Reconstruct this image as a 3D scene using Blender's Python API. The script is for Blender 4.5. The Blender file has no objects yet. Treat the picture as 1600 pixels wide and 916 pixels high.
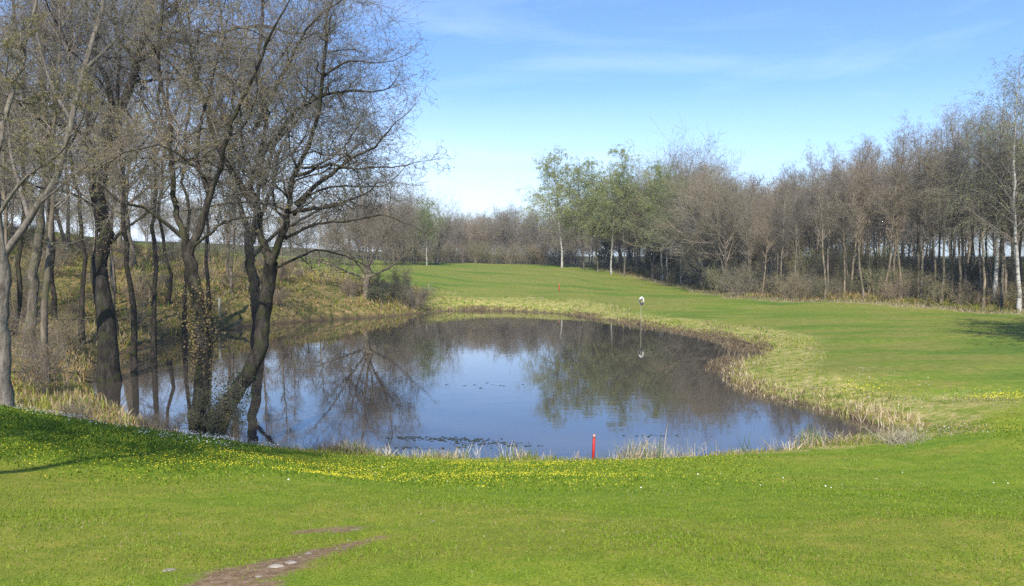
import bpy, math, random
import numpy as np
R_ = math.radians
C = bpy.context.scene.collection
sc = bpy.context.scene

# ------------------------------------------------------------------ camera, light
CAM_H = 4.7
PITCH = R_(2.65)
F = 1256.0                      # focal length in photo pixels (photo 1600 wide)
cam = bpy.data.cameras.new('camera'); camo = bpy.data.objects.new('camera', cam); C.objects.link(camo)
camo.location = (0, 0, CAM_H); camo.rotation_euler = (math.pi/2 - PITCH, 0, 0)
cam.sensor_width = 36; cam.lens = 36*F/1600; cam.clip_start = 0.1; cam.clip_end = 3000
sc.camera = camo

SUN_AZ = R_(-176)                # clockwise from the view direction (+Y)
SUN_EL = R_(46)
sun = bpy.data.lights.new('sun', 'SUN'); suno = bpy.data.objects.new('sun', sun); C.objects.link(suno)
sun.energy = 4.9; sun.angle = R_(0.53); sun.color = (1.0, 0.94, 0.82)
suno.rotation_euler = (math.pi/2 - SUN_EL, 0, math.pi - SUN_AZ)
w = bpy.data.worlds.new('World'); sc.world = w; w.use_nodes = True
nt = w.node_tree; N = nt.nodes; Lk = nt.links; N.clear()
sky = N.new('ShaderNodeTexSky'); sky.sky_type = 'NISHITA'; sky.sun_disc = False
sky.sun_elevation = SUN_EL; sky.sun_rotation = SUN_AZ
sky.altitude = 50; sky.air_density = 1.0; sky.dust_density = 0.35; sky.ozone_density = 2.2
tc = N.new('ShaderNodeTexCoord')
# thin veils of cloud, in directions of the sky
mp = N.new('ShaderNodeMapping'); mp.inputs['Scale'].default_value = (1.2, 1.2, 6.0); mp.inputs['Rotation'].default_value = (R_(5), R_(-8), R_(20))
mp.inputs['Location'].default_value = (0.75, 0.1, 0.95)
n1 = N.new('ShaderNodeTexNoise'); n1.inputs['Scale'].default_value = 1.6; n1.inputs['Detail'].default_value = 7; n1.inputs['Roughness'].default_value = 0.55
n1.inputs['Distortion'].default_value = 0.6
cr = N.new('ShaderNodeValToRGB'); cr.color_ramp.elements[0].position = 0.53; cr.color_ramp.elements[1].position = 0.86
cr.color_ramp.elements[0].color = (0, 0, 0, 1); cr.color_ramp.elements[1].color = (0.28, 0.28, 0.28, 1)
sep = N.new('ShaderNodeSeparateXYZ')
low = N.new('ShaderNodeMapRange'); low.inputs[1].default_value = 0.0; low.inputs[2].default_value = 0.20; low.inputs[3].default_value = 0.66; low.inputs[4].default_value = 0.0
lft = N.new('ShaderNodeMapRange'); lft.inputs[1].default_value = -0.5; lft.inputs[2].default_value = 0.5; lft.inputs[3].default_value = 1.45; lft.inputs[4].default_value = 0.4
mul = N.new('ShaderNodeMath'); mul.operation = 'MULTIPLY'
add = N.new('ShaderNodeMath'); add.operation = 'ADD'; add.use_clamp = True
mix = N.new('ShaderNodeMixRGB'); mix.inputs[2].default_value = (7.9, 8.6, 9.9, 1)
tint = N.new('ShaderNodeMixRGB'); tint.blend_type = 'MULTIPLY'; tint.inputs[0].default_value = 1.0; tint.inputs[2].default_value = (0.70, 0.875, 1.16, 1)
bg = N.new('ShaderNodeBackground'); bg.inputs[1].default_value = 0.14
out = N.new('ShaderNodeOutputWorld')
Lk.new(tc.outputs['Generated'], mp.inputs[0]); Lk.new(mp.outputs[0], n1.inputs[0]); Lk.new(n1.outputs[0], cr.inputs[0])
Lk.new(tc.outputs['Generated'], sep.inputs[0]); Lk.new(sep.outputs[2], low.inputs[0]); Lk.new(sep.outputs[0], lft.inputs[0])
Lk.new(low.outputs[0], mul.inputs[0]); Lk.new(lft.outputs[0], mul.inputs[1])
Lk.new(mul.outputs[0], add.inputs[0]); Lk.new(cr.outputs[0], add.inputs[1]); Lk.new(add.outputs[0], mix.inputs[0])
Lk.new(sky.outputs[0], tint.inputs[1]); Lk.new(tint.outputs[0], mix.inputs[1]); Lk.new(mix.outputs[0], bg.inputs[0]); Lk.new(bg.outputs[0], out.inputs[0])
sc.view_settings.view_transform = 'Standard'; sc.view_settings.look = 'None'
sc.view_settings.exposure = 0.42; sc.view_settings.gamma = 1.0; sc.view_settings.use_curve_mapping = False
sc.render.engine = 'CYCLES'
sc.cycles.max_bounces = 6; sc.cycles.diffuse_bounces = 3; sc.cycles.glossy_bounces = 3
sc.cycles.transmission_bounces = 3; sc.cycles.transparent_max_bounces = 4; sc.cycles.volume_bounces = 0
sc.cycles.caustics_reflective = False; sc.cycles.caustics_refractive = False
sc.cycles.use_denoising = False; sc.cycles.sample_clamp_indirect = 6

# ------------------------------------------------------------------ geometry helpers
def tag(o, label=None, cat=None, group=None, kind=None):
    if label: o['label'] = label
    if cat: o['category'] = cat
    if group: o['group'] = group
    if kind: o['kind'] = kind
    return o
def empty(name, loc, label, cat, group=None, rz=0, s=1):
    o = bpy.data.objects.new(name, None); C.objects.link(o)
    o.location = loc; o.rotation_euler = (0, 0, rz); o.scale = (s, s, s); o.empty_display_size = .2
    return tag(o, label, cat, group)

def photo_pt(x, y, D):          # world point that lies D metres ahead along a line of sight
    u = (x-800)/F; v = (458-y)/F
    cy = math.cos(PITCH)+v*math.sin(PITCH); cz = -math.sin(PITCH)+v*math.cos(PITCH)
    return np.array([u/cy*D, D, CAM_H+cz/cy*D])
def on_water(x, y):
    u = (x-800)/F; v = (458-y)/F
    cy = math.cos(PITCH)+v*math.sin(PITCH); cz = -math.sin(PITCH)+v*math.cos(PITCH)
    k = -CAM_H/cz
    return (u*k, cy*k)

class MB:
    """collects vertices and faces (numpy) and links them as one mesh object"""
    def __init__(s): s.v = []; s.q = []; s.t = []; s.qm = []; s.tm = []; s.n = 0
    def add(s, v, q=None, t=None, m=0):
        v = np.asarray(v, dtype=np.float32).reshape(-1, 3); s.v.append(v)
        if q is not None and len(q):
            q = np.asarray(q, dtype=np.int32)+s.n; s.q.append(q); s.qm.append(np.full(len(q), m, np.int32))
        if t is not None and len(t):
            t = np.asarray(t, dtype=np.int32)+s.n; s.t.append(t); s.tm.append(np.full(len(t), m, np.int32))
        s.n += len(v)
    def mesh(s, name, mats, smooth=True):
        v = np.concatenate(s.v); q = np.concatenate(s.q) if s.q else np.zeros((0, 4), np.int32)
        t = np.concatenate(s.t) if s.t else np.zeros((0, 3), np.int32)
        me = bpy.data.meshes.new(name)
        me.vertices.add(len(v)); me.vertices.foreach_set('co', v.ravel())
        loops = np.concatenate([q.ravel(), t.ravel()]).astype(np.int32)
        me.loops.add(len(loops)); me.loops.foreach_set('vertex_index', loops)
        npoly = len(q)+len(t); me.polygons.add(npoly)
        st = np.concatenate([np.arange(len(q))*4, len(q)*4+np.arange(len(t))*3]).astype(np.int32)
        me.polygons.foreach_set('loop_start', st)
        mi = np.concatenate(s.qm+s.tm) if (s.qm or s.tm) else np.zeros(0, np.int32)
        for m in mats: me.materials.append(m)
        me.polygons.foreach_set('material_index', mi.astype(np.int32))
        me.polygons.foreach_set('use_smooth', np.full(npoly, smooth, dtype=bool))
        me.update(calc_edges=True)
        return me
    def build(s, name, mats, parent=None, smooth=True):
        o = bpy.data.objects.new(name, s.mesh(name, mats, smooth)); C.objects.link(o)
        if parent is not None: o.parent = parent
        return o

def unit(a): return a/np.maximum(np.linalg.norm(a, axis=-1, keepdims=True), 1e-9)

def tubes(mb, P, R, sides, m=0, rough=0.0, rng=None):
    """P (n,k,3) R (n,k): tubes along all the polylines at once"""
    n, k, _ = P.shape
    T = np.empty_like(P); T[:, 1:-1] = P[:, 2:]-P[:, :-2]; T[:, 0] = P[:, 1]-P[:, 0]; T[:, -1] = P[:, -1]-P[:, -2]
    T = unit(T)
    chord = unit(P[:, -1]-P[:, 0])
    ref = np.where(np.abs(chord[:, 2:3]) > .75, np.array([[1.0, .2, 0]]), np.array([[0, 0, 1.0]]))[:, None, :]
    A = unit(np.cross(T, ref)); B = np.cross(T, A)
    ang = np.arange(sides)*2*math.pi/sides
    rr = R[:, :, None]
    if rough and rng is not None: rr = rr*(1+rough*rng.normal(size=(n, k, sides)))
    V = P[:, :, None, :]+(A[:, :, None, :]*np.cos(ang)[None, None, :, None]+B[:, :, None, :]*np.sin(ang)[None, None, :, None])*rr[..., None]
    idx = np.arange(n*k*sides).reshape(n, k, sides)
    a = idx[:, :-1, :]; b = np.roll(a, -1, axis=2); c = idx[:, 1:, :]; d = np.roll(c, -1, axis=2)
    Q = np.stack([a, b, d, c], axis=-1).reshape(-1, 4)
    mb.add(V.reshape(-1, 3), q=Q, m=m)

def grow(rng, P0, D0, L, R0, K, wander=.15, up=0.0, tip=.25, droop=0.0):
    n = len(P0); P = np.empty((n, K+1, 3)); P[:, 0] = P0; d = unit(D0)
    for i in range(K):
        d = unit(d+rng.normal(size=(n, 3))*wander+np.array([0, 0, up-droop*i/K]))
        P[:, i+1] = P[:, i]+d*(L/K)[:, None]
    s = np.linspace(0, 1, K+1)[None]
    return P, R0[:, None]*(1-(1-tip)*s)

def spawn(rng, P, R, M, tr=(.2, 1), ang=(45, 12), Lr=(.5, .25), rr=.55, K=4, wander=.15, up=.05, tip=.3, shape=None, Labs=None, droop=0.0, rmax=None, flat=0):
    """M children on the polylines of P"""
    n, k, _ = P.shape
    seg = np.linalg.norm(P[:, 1:]-P[:, :-1], axis=2).sum(1)
    i = rng.choice(n, M, p=seg/seg.sum()); t = rng.uniform(tr[0], tr[1], M)
    f = t*(k-1); j = np.minimum(f.astype(int), k-2); f = (f-j)[:, None]
    p = P[i, j]*(1-f)+P[i, j+1]*f; T = unit(P[i, j+1]-P[i, j])
    r = R[i, j]*(1-f[:, 0])+R[i, j+1]*f[:, 0]
    v = rng.normal(size=(M, 3)); v[:, 2] *= (1-flat); v = unit(v-(v*T).sum(1, keepdims=True)*T)
    a = np.radians(rng.normal(ang[0], ang[1], M))[:, None]
    d = T*np.cos(a)+v*np.sin(a)
    L = seg[i]*Lr[0] if Labs is None else np.full(M, Labs)
    L = L*np.clip(1+Lr[1]*rng.normal(size=M), .35, 2)
    if shape is not None: L = L*shape(t)
    rad = r*rr
    if rmax is not None: rad = np.minimum(rad, rmax)
    return grow(rng, p, d, L, rad, K, wander, up, tip, droop)

def leaves(mb, rng, P, M, size, m=1, tr=(.1, 1), spread=.03):
    n, k, _ = P.shape
    i = rng.integers(0, n, M); f = rng.uniform(tr[0], tr[1], M)*(k-1); j = np.minimum(f.astype(int), k-2); f = (f-j)[:, None]
    p = P[i, j]*(1-f)+P[i, j+1]*f+rng.normal(size=(M, 3))*spread
    a = unit(rng.normal(size=(M, 3))); b = unit(np.cross(a, rng.normal(size=(M, 3))))
    s = (size*rng.uniform(.6, 1.4, M))[:, None]
    V = np.stack([p, p+a*s*.5+b*s*.33, p+a*s, p+a*s*.5-b*s*.33], 1)
    mb.add(V.reshape(-1, 3), q=np.arange(M*4).reshape(M, 4), m=m)

def catmull(pts, K):
    pts = np.asarray(pts, float); n = len(pts)
    e = np.vstack([2*pts[0]-pts[1], pts, 2*pts[-1]-pts[-2]])
    s = np.linspace(0, n-1, K+1); o = []
    for q in s:
        j = min(int(q), n-2); f = q-j; a, b, c, d = e[j:j+4]
        o.append(.5*((2*b)+(-a+c)*f+(2*a-5*b+4*c-d)*f*f+(-a+3*b-3*c+d)*f**3))
    return np.array(o)

# ------------------------------------------------------------------ node material helper
def mat(name, build):
    m = bpy.data.materials.new(name); m.use_nodes = True; t = m.node_tree; t.nodes.clear()
    o = t.nodes.new('ShaderNodeOutputMaterial'); build(t, t.nodes, t.links, o); return m
def noise(N, L, scale, detail=4, coord=None, rough=.55, sc3=None, dist=0):
    n = N.new('ShaderNodeTexNoise'); n.inputs['Scale'].default_value = scale; n.inputs['Detail'].default_value = detail
    n.inputs['Roughness'].default_value = rough; n.inputs['Distortion'].default_value = dist
    if coord is not None:
        if sc3:
            mp = N.new('ShaderNodeMapping'); mp.inputs['Scale'].default_value = sc3; L.new(coord, mp.inputs[0]); coord = mp.outputs[0]
        L.new(coord, n.inputs['Vector'])
    return n.outputs[0]
def ramp(N, L, fac, stops):
    r = N.new('ShaderNodeValToRGB'); e = r.color_ramp.elements
    while len(e) < len(stops): e.new(.5)
    for k, (p, c) in enumerate(stops):
        e[k].position = p; e[k].color = (*c, 1) if len(c) == 3 else c
    L.new(fac, r.inputs[0]); return r.outputs[0]
def mixc(N, L, fac, a, b, mode='MIX'):
    m = N.new('ShaderNodeMixRGB'); m.blend_type = mode
    for s, v in ((0, fac), (1, a), (2, b)):
        if isinstance(v, (int, float)): m.inputs[s].default_value = v
        elif isinstance(v, tuple): m.inputs[s].default_value = (*v, 1)
        else: L.new(v, m.inputs[s])
    return m.outputs[0]
def math_(N, L, op, a, b, clamp=False):
    m = N.new('ShaderNodeMath'); m.operation = op; m.use_clamp = clamp
    for s, v in ((0, a), (1, b)):
        if isinstance(v, (int, float)): m.inputs[s].default_value = v
        else: L.new(v, m.inputs[s])
    return m.outputs[0]
def principled(N, L, out, col, rough=.8, bump=None, bstr=.3, bdist=.02, spec=.3):
    p = N.new('ShaderNodeBsdfPrincipled'); p.inputs['Roughness'].default_value = rough
    p.inputs['Specular IOR Level'].default_value = spec
    if isinstance(col, tuple): p.inputs['Base Color'].default_value = (*col, 1)
    else: L.new(col, p.inputs['Base Color'])
    if bump is not None:
        b = N.new('ShaderNodeBump'); b.inputs['Strength'].default_value = bstr; b.inputs['Distance'].default_value = bdist
        L.new(bump, b.inputs['Height']); L.new(b.outputs[0], p.inputs['Normal'])
    L.new(p.outputs[0], out.inputs[0]); return p

def bark(name, c1, c2, c3, scale=6, moss=None):
    def b(t, N, L, o):
        g = N.new('ShaderNodeNewGeometry').outputs['Position']
        a = noise(N, L, scale, 6, g, .65, (1, 1, .3)); c = noise(N, L, scale*.35, 3, g)
        col = ramp(N, L, a, [(.3, c1), (.5, c2), (.72, c3)])
        oi = N.new('ShaderNodeObjectInfo').outputs['Random']
        col = mixc(N, L, 1, col, ramp(N, L, oi, [(0, (.75, .75, .78)), (1, (1.25, 1.18, 1.1))]), 'MULTIPLY')
        if moss: col = mixc(N, L, ramp(N, L, c, [(.5, (0, 0, 0)), (.62, (.75, .75, .75))]), col, moss)
        principled(N, L, o, col, .9, a, 1.0, .06, .15)
    return mat(name, b)
M_dark = bark('dark_bark', (.018, .015, .013), (.048, .041, .034), (.115, .10, .08), 9, (.05, .055, .022))
M_grey = bark('grey_bark', (.07, .06, .048), (.16, .14, .11), (.30, .27, .22), 9, (.085, .09, .04))
M_pale = bark('pale_bark', (.10, .085, .07), (.21, .185, .15), (.33, .30, .25), 10)
M_alder = bark('alder_bark', (.08, .066, .048), (.20, .168, .125), (.38, .325, .25), 5, (.09, .09, .045))
def _birch(t, N, L, o):
    tc = N.new('ShaderNodeTexCoord').outputs['Object']
    a = noise(N, L, 2.2, 5, tc, .7, (.8, .8, 3.2)); b = noise(N, L, .8, 3, tc)
    col = ramp(N, L, a, [(.38, (.04, .035, .03)), (.46, (.42, .40, .36)), (.7, (.66, .64, .58))])
    col = mixc(N, L, ramp(N, L, b, [(.52, (0, 0, 0)), (.7, (.5, .5, .5))]), col, (.12, .10, .08))
    principled(N, L, o, col, .75, a, .3, .02, .2)
M_birch = mat('birch_bark', _birch)
def twigmat(name, a, b):
    def f(t, N, L, o):
        oi = N.new('ShaderNodeObjectInfo').outputs['Random']
        g = N.new('ShaderNodeNewGeometry').outputs['Position']
        col = mixc(N, L, noise(N, L, .8, 2, g), a, b)
        col = mixc(N, L, 1, col, ramp(N, L, oi, [(0, (.78, .8, .85)), (.5, (1, 1, 1)), (1, (1.25, 1.14, 1.02))]), 'MULTIPLY')
        principled(N, L, o, col, .7, spec=.3)
    return mat(name, f)
M_twig = twigmat('twig_bark', (.20, .165, .122), (.33, .285, .22))
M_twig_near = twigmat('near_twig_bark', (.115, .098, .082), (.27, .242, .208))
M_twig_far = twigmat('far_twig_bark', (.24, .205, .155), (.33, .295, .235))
def leafmat(name, a, b, trans=.45):
    def f(t, N, L, o):
        g = N.new('ShaderNodeNewGeometry'); oi = N.new('ShaderNodeObjectInfo').outputs['Random']
        r = g.outputs['Random Per Island']
        col = mixc(N, L, r, a, b)
        col = mixc(N, L, 1, col, ramp(N, L, oi, [(0, (.8, .85, .9)), (1, (1.2, 1.12, 1.0))]), 'MULTIPLY')
        d = N.new('ShaderNodeBsdfPrincipled'); d.inputs['Roughness'].default_value = .5; d.inputs['Specular IOR Level'].default_value = .3
        L.new(col, d.inputs['Base Color'])
        tr = N.new('ShaderNodeBsdfTranslucent'); L.new(col, tr.inputs[0])
        mx = N.new('ShaderNodeMixShader'); mx.inputs[0].default_value = trans
        L.new(d.outputs[0], mx.inputs[1]); L.new(tr.outputs[0], mx.inputs[2]); L.new(mx.outputs[0], o.inputs[0])
    return mat(name, f)
M_bud = leafmat('bud', (.24, .19, .09), (.34, .32, .13))
M_leaf = leafmat('spring_leaf', (.26, .32, .10), (.40, .46, .17))
M_leafdull = leafmat('dull_leaf', (.21, .23, .09), (.33, .31, .14))
M_fir = leafmat('evergreen_needle', (.02, .05, .018), (.035, .085, .03), .2)
M_straw = leafmat('straw', (.30, .235, .125), (.50, .42, .26), .35)
M_bleach = leafmat('bleached_reed', (.50, .42, .28), (.72, .64, .48), .3)
M_reedred = leafmat('red_brown_reed', (.23, .15, .08), (.36, .26, .14), .35)
M_grass = leafmat('grass_blade', (.150, .245, .018), (.28, .375, .034), .4)
M_rough = leafmat('rough_grass_blade', (.18, .26, .018), (.40, .40, .07), .4)
M_herb = leafmat('herb_leaf', (.10, .19, .014), (.22, .32, .03), .4)
M_yel = leafmat('yellow_petal', (.80, .66, .02), (.85, .75, .06), .3)
M_wht = leafmat('white_petal', (.75, .77, .74), (.85, .86, .82), .3)
M_litter = leafmat('dead_leaf', (.24, .16, .06), (.46, .33, .13), .3)

# ------------------------------------------------------------------ terrain
shore_px = [(150, 566), (138, 592), (150, 622), (210, 655), (280, 680), (345, 702), (430, 708), (560, 713), (640, 719), (720, 722), (800, 723), (920, 724), (1000, 722), (1100, 716),
            (1200, 709), (1280, 699), (1340, 692), (1405, 684), (1398, 670), (1340, 655), (1290, 641), (1230, 626), (1180, 613), (1148, 600),
            (1138, 585), (1145, 570), (1176, 561), (1192, 551), (1178, 540), (1130, 527), (1060, 516), (1000, 508), (950, 500), (900, 493), (860, 489), (800, 486),
            (740, 484.5), (690, 486), (650, 490), (600, 495), (540, 498), (480, 502), (400, 508), (330, 518), (262, 532), (200, 548)]
shore = np.array([on_water(*p) for p in shore_px])
shore = catmull(np.vstack([shore, shore[:1]]), len(shore)*4)[:-1]
def pond_dist(X, Y):
    """signed distance to the shore line, positive on land"""
    sh = X.shape; x = X.ravel(); y = Y.ravel()
    a = shore; b = np.roll(shore, -1, axis=0); best = np.full(len(x), 1e9); inside = np.zeros(len(x), bool)
    for (ax, ay), (bx, by) in zip(a, b):
        dx, dy = bx-ax, by-ay
        t = np.clip(((x-ax)*dx+(y-ay)*dy)/(dx*dx+dy*dy+1e-12), 0, 1)
        best = np.minimum(best, (x-ax-t*dx)**2+(y-ay-t*dy)**2)
        if ay != by:
            c = ((ay > y) != (by > y)) & (x < (bx-ax)*(y-ay)/(by-ay)+ax); inside ^= c
    d = np.sqrt(best); return np.where(inside, -d, d).reshape(sh)
cp = [  # x, y, z of the open land
    (0, -10, 3.4), (-12, -8, 3.6), (14, -8, 3.4), (0, 0, 3.1), (-8, 2, 3.0), (8, 1, 3.0), (0, 4, 2.96), (-4, 6, 2.62), (4, 6, 2.6), (0, 8, 2.15), (6, 9, 1.95), (-5, 10, 1.85), (0, 12, 1.25), (9, 12, 1.3),
    (-6, 13.5, 1.55), (0, 15, .62), (-3, 15, .75), (6, 15.5, .62), (10, 16, .85), (14, 14, 1.3), (20, 12, 1.5), (0, 17, .42), (8, 17.6, .45),
    (-8.5, 13.5, 2.15), (-11, 14, 2.25), (-15, 13, 2.2), (-8, 16, 1.2), (-11, 17, 1.1), (-16, 18, 1.3), (-7, 18.5, .45),
    (-13, 21, .4), (-17, 24, .8), (-22, 22, 1.3), (-18, 30, .8), (-24, 32, 1.3), (-30, 28, 2.2), (-20, 40, 1.0),
    (-28, 46, 2.4), (-36, 50, 4.4), (-20, 56, 2.0), (-30, 62, 4.2), (-42, 66, 6.5), (-60, 70, 8), (-60, 40, 6), (-45, 30, 4), (-60, 100, 8), (-50, 95, 6.5), (-34, 80, 4.6),
    (-14, 64, 1.5), (-16, 70, 2.5), (-10, 68, 1.3), (-22, 76, 3.4), (-14, 90, 3.3), (-22, 110, 3.7), (-40, 130, 4.8),
    (-4, 74, .95), (-4, 84, 1.65), (-4, 96, 2.35), (-4, 110, 3.0), (-4, 124, 3.45), (4, 76, 1.0), (5, 88, 1.5), (6, 100, 2.2), (8, 112, 2.75), (10, 124, 3.1), (-10, 140, 3.5), (10, 150, 3.3), (0, 200, 4), (60, 200, 3), (-80, 200, 8),
    (14, 114, 2.35), (18, 110, 1.55), (20.5, 103, 1.0), (21, 90, .7), (21.5, 80, .7), (12, 92, 1.2), (13, 78, .8), (14, 66, .65),
    (20.5, 69, .75), (30, 65, .75), (36, 60, .35), (42, 50, .6), (44, 36, 1.0), (30, 52, .5), (22, 50, .5), (15, 52, .4), (13, 40, .4), (22, 36, .6), (32, 34, .8),
    (11, 29, .45), (16, 26, .7), (20, 20, 1.1), (30, 20, 1.6), (13, 21, .7), (11.5, 18.5, .7), (36, 84, 2.6), (52, 74, 3.4), (60, 100, 4.2), (34, 112, 3.4), (90, 90, 5), (60, 40, 1.5), (60, 10, 2.5)]
cp = np.array(cp, float)
def _rbf_fit():
    X = cp[:, :2]; r = np.linalg.norm(X[:, None]-X[None], axis=2); n = len(cp)
    A = np.zeros((n+1, n+1)); A[:n, :n] = -r-np.eye(n)*.6; A[:n, n] = 1; A[n, :n] = 1
    return np.linalg.solve(A, np.append(cp[:, 2], 0))
RW = _rbf_fit()
_rng = np.random.default_rng(3)
_wv = [(_rng.uniform(.15, 1.3), _rng.uniform(0, 2*math.pi), _rng.uniform(0, 6.28)) for _ in range(14)]
def land(x, y):
    z = np.full(x.shape, RW[-1])
    for (cx, cy, _), wt in zip(cp, RW[:-1]): z = z-wt*np.sqrt((x-cx)**2+(y-cy)**2+.6)
    k = np.clip(1-(np.hypot(x, y)-220)/150, 0, 1)
    z = np.clip(z, .2, 10)*k+4.0*(1-k)
    for f, a, p in _wv: z = z+.011/f**.8*np.sin((x*math.cos(a)+y*math.sin(a))*f*2+p)
    return z
def height(x, y, d=None):
    x = np.asarray(x, float); y = np.asarray(y, float)
    if d is None: d = pond_dist(x, y)
    L = np.maximum(land(x, y), .12)
    up = .05+L*(1-np.exp(-np.maximum(d, 0)/1.1))
    dn = .05-.9*(1-np.exp(np.minimum(d, 0)/1.6))
    return np.where(d > 0, up, dn)
def hz(x, y): return float(height(np.array([x]), np.array([y]))[0])
def ground_at(px, D): 
    x = (px-800)/F*D/math.cos(PITCH)*1.0
    return np.array([x, D, hz(x, D)])

def axis(pts):
    o = []
    for (a, b, s) in pts: o += list(np.arange(a, b, s))
    return np.array(o+[pts[-1][1]])
gx = axis([(-700, -120, 40), (-120, -50, 4), (-50, -20, .8), (-20, -12, .3), (-12, 14, .16), (14, 24, .4), (24, 50, .8), (50, 120, 4), (120, 700, 40)])
gy = axis([(-60, -4, 4), (-4, 2, .5), (2, 20, .14), (20, 30, .35), (30, 90, .6), (90, 140, 1.2), (140, 260, 6), (260, 1100, 50)])
GX, GY = np.meshgrid(gx, gy); GD = pond_dist(GX, GY); GZ = height(GX, GY, GD)
nx, ny = len(gx), len(gy)
mb = MB(); idx = np.arange(nx*ny).reshape(ny, nx)
mb.add(np.stack([GX, GY, GZ], -1).reshape(-1, 3), q=np.stack([idx[:-1, :-1], idx[:-1, 1:], idx[1:, 1:], idx[1:, :-1]], -1).reshape(-1, 4))

def sstep(a, b, x): t = np.clip((x-a)/(b-a), 0, 1); return t*t*(3-2*t)
def vnoise(x, y, f, seed=0):
    r = np.random.default_rng(seed); s = 0
    for _ in range(9):
        a = r.uniform(0, 6.28); g = f*r.uniform(.5, 1.8); s = s+np.sin((x*math.cos(a)+y*math.sin(a))*g+r.uniform(0, 6.28))
    return s/4.2
# forest edge on the right (x, y) from far to near
EDGE = np.array([(9.5, 122), (14, 117), (18, 111), (20, 104), (21.3, 92), (21.3, 82), (21, 74), (24, 68.5), (30, 66), (35, 62.5), (38, 58), (41, 51), (43, 42), (45, 33)])
def edge_dist(x, y):            # positive inside the wood (to the right / beyond)
    best = np.full(x.shape, 1e9); sg = np.zeros(x.shape)
    for (ax, ay), (bx, by) in zip(EDGE[:-1], EDGE[1:]):
        dx, dy = bx-ax, by-ay; t = np.clip(((x-ax)*dx+(y-ay)*dy)/(dx*dx+dy*dy), 0, 1)
        d = np.hypot(x-ax-t*dx, y-ay-t*dy); cr = dx*(y-ay)-dy*(x-ax); m = d < best
        sg = np.where(m, np.sign(cr), sg); best = np.minimum(best, d)
    return best*sg
def ground_hit(px, py):
    for D in np.arange(3.0, 30, .03):
        p = photo_pt(px, py, D)
        if p[2] <= hz(p[0], p[1]): return p
PATH = []
for run in ([(300, 960, .2), (365, 905, .22), (440, 882, .17), (510, 860, .11), (590, 842, .03)], [(470, 834, .0), (520, 829, .06), (562, 826, .02)], [(640, 822, -.03), (690, 815, .0), (725, 810, -.03)], [(255, 836, -.01), (290, 836, -.01)], [(255, 894, .0), (275, 890, .0)]):
    for (a0, b0, w0), (a1, b1, w1) in zip(run[:-1], run[1:]): PATH.append((ground_hit(a0, b0)[:2], ground_hit(a1, b1)[:2], w0, w1))
def zones(x, y, d):
    ed = edge_dist(x, y); n = vnoise(x, y, .9, 1); n2 = vnoise(x, y, 3.5, 2)
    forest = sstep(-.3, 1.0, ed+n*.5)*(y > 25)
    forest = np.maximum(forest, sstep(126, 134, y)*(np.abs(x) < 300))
    leftwood = sstep(-5.5, -9.5, x+.0*y)*sstep(17.3, 19, y+n*.3+np.minimum(0, (x+8)*.25))*(1-sstep(66, 78, y+x*.2))
    leftwood = np.maximum(leftwood, sstep(-20, -28, x)*(1-sstep(80, 100, y))*sstep(16, 19, y))
    # rough band round the water; width differs from side to side
    wdt = 1.2+0*x
    right = sstep(6, 10, x)*sstep(17, 19, y)*(1-sstep(40, 55, y))
    wdt = wdt+right*(1.7+1.0*n)+sstep(60, 66, y)*(3.5+1.4*n)*(1-sstep(6, 16, x))+sstep(40, 55, y)*sstep(6, 12, x)*1.6
    wdt = wdt+sstep(-14, -22, x-(y-60)*.15)*sstep(50, 56, y)*14
    rough = (1-sstep(wdt*.75, wdt*1.25, d+.25*n2))*(1-forest)
    strip = sstep(-1.7, -.9, ed+n*.4)*(1-forest)*(y > 50)            # pale uncut strip along the wood
    # celandines: near bank left, and the near right corner
    q = sstep(8.8, 12.0, y+n*.7+(x+4)*(-.16))*(1-sstep(15.9, 17.2, y+n2*.25))*sstep(6.5, -2.5, x+1.5*n)*(.55+.45*sstep(-8.5, -5.5, x-(y-12)*1.2))
    q = np.maximum(q, .33*sstep(9.5, 11.0, x)*sstep(14.6, 15.6, y-(x-10)*.1)*(1-sstep(19.5, 21, y)))
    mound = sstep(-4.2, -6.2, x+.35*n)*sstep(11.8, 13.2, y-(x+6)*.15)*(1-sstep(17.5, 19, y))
    # worn bare path at the lower left
    pd = np.full(x.shape, 9.0)
    for (ax, ay), (bx, by), w0, w1 in PATH:
        dx, dy = bx-ax, by-ay; t = np.clip(((x-ax)*dx+(y-ay)*dy)/(dx*dx+dy*dy), 0, 1)
        pd = np.minimum(pd, np.hypot((x-ax-t*dx), (y-ay-t*dy))-(w0*(1-t)+w1*t))
    dirt = 1-sstep(-.08, .13, pd+.06*vnoise(x, y, 9, 5)+.05*vnoise(x, y, 23, 6))
    return forest, leftwood, rough, strip, q, mound, dirt
Z = zones(GX, GY, GD)
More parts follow.
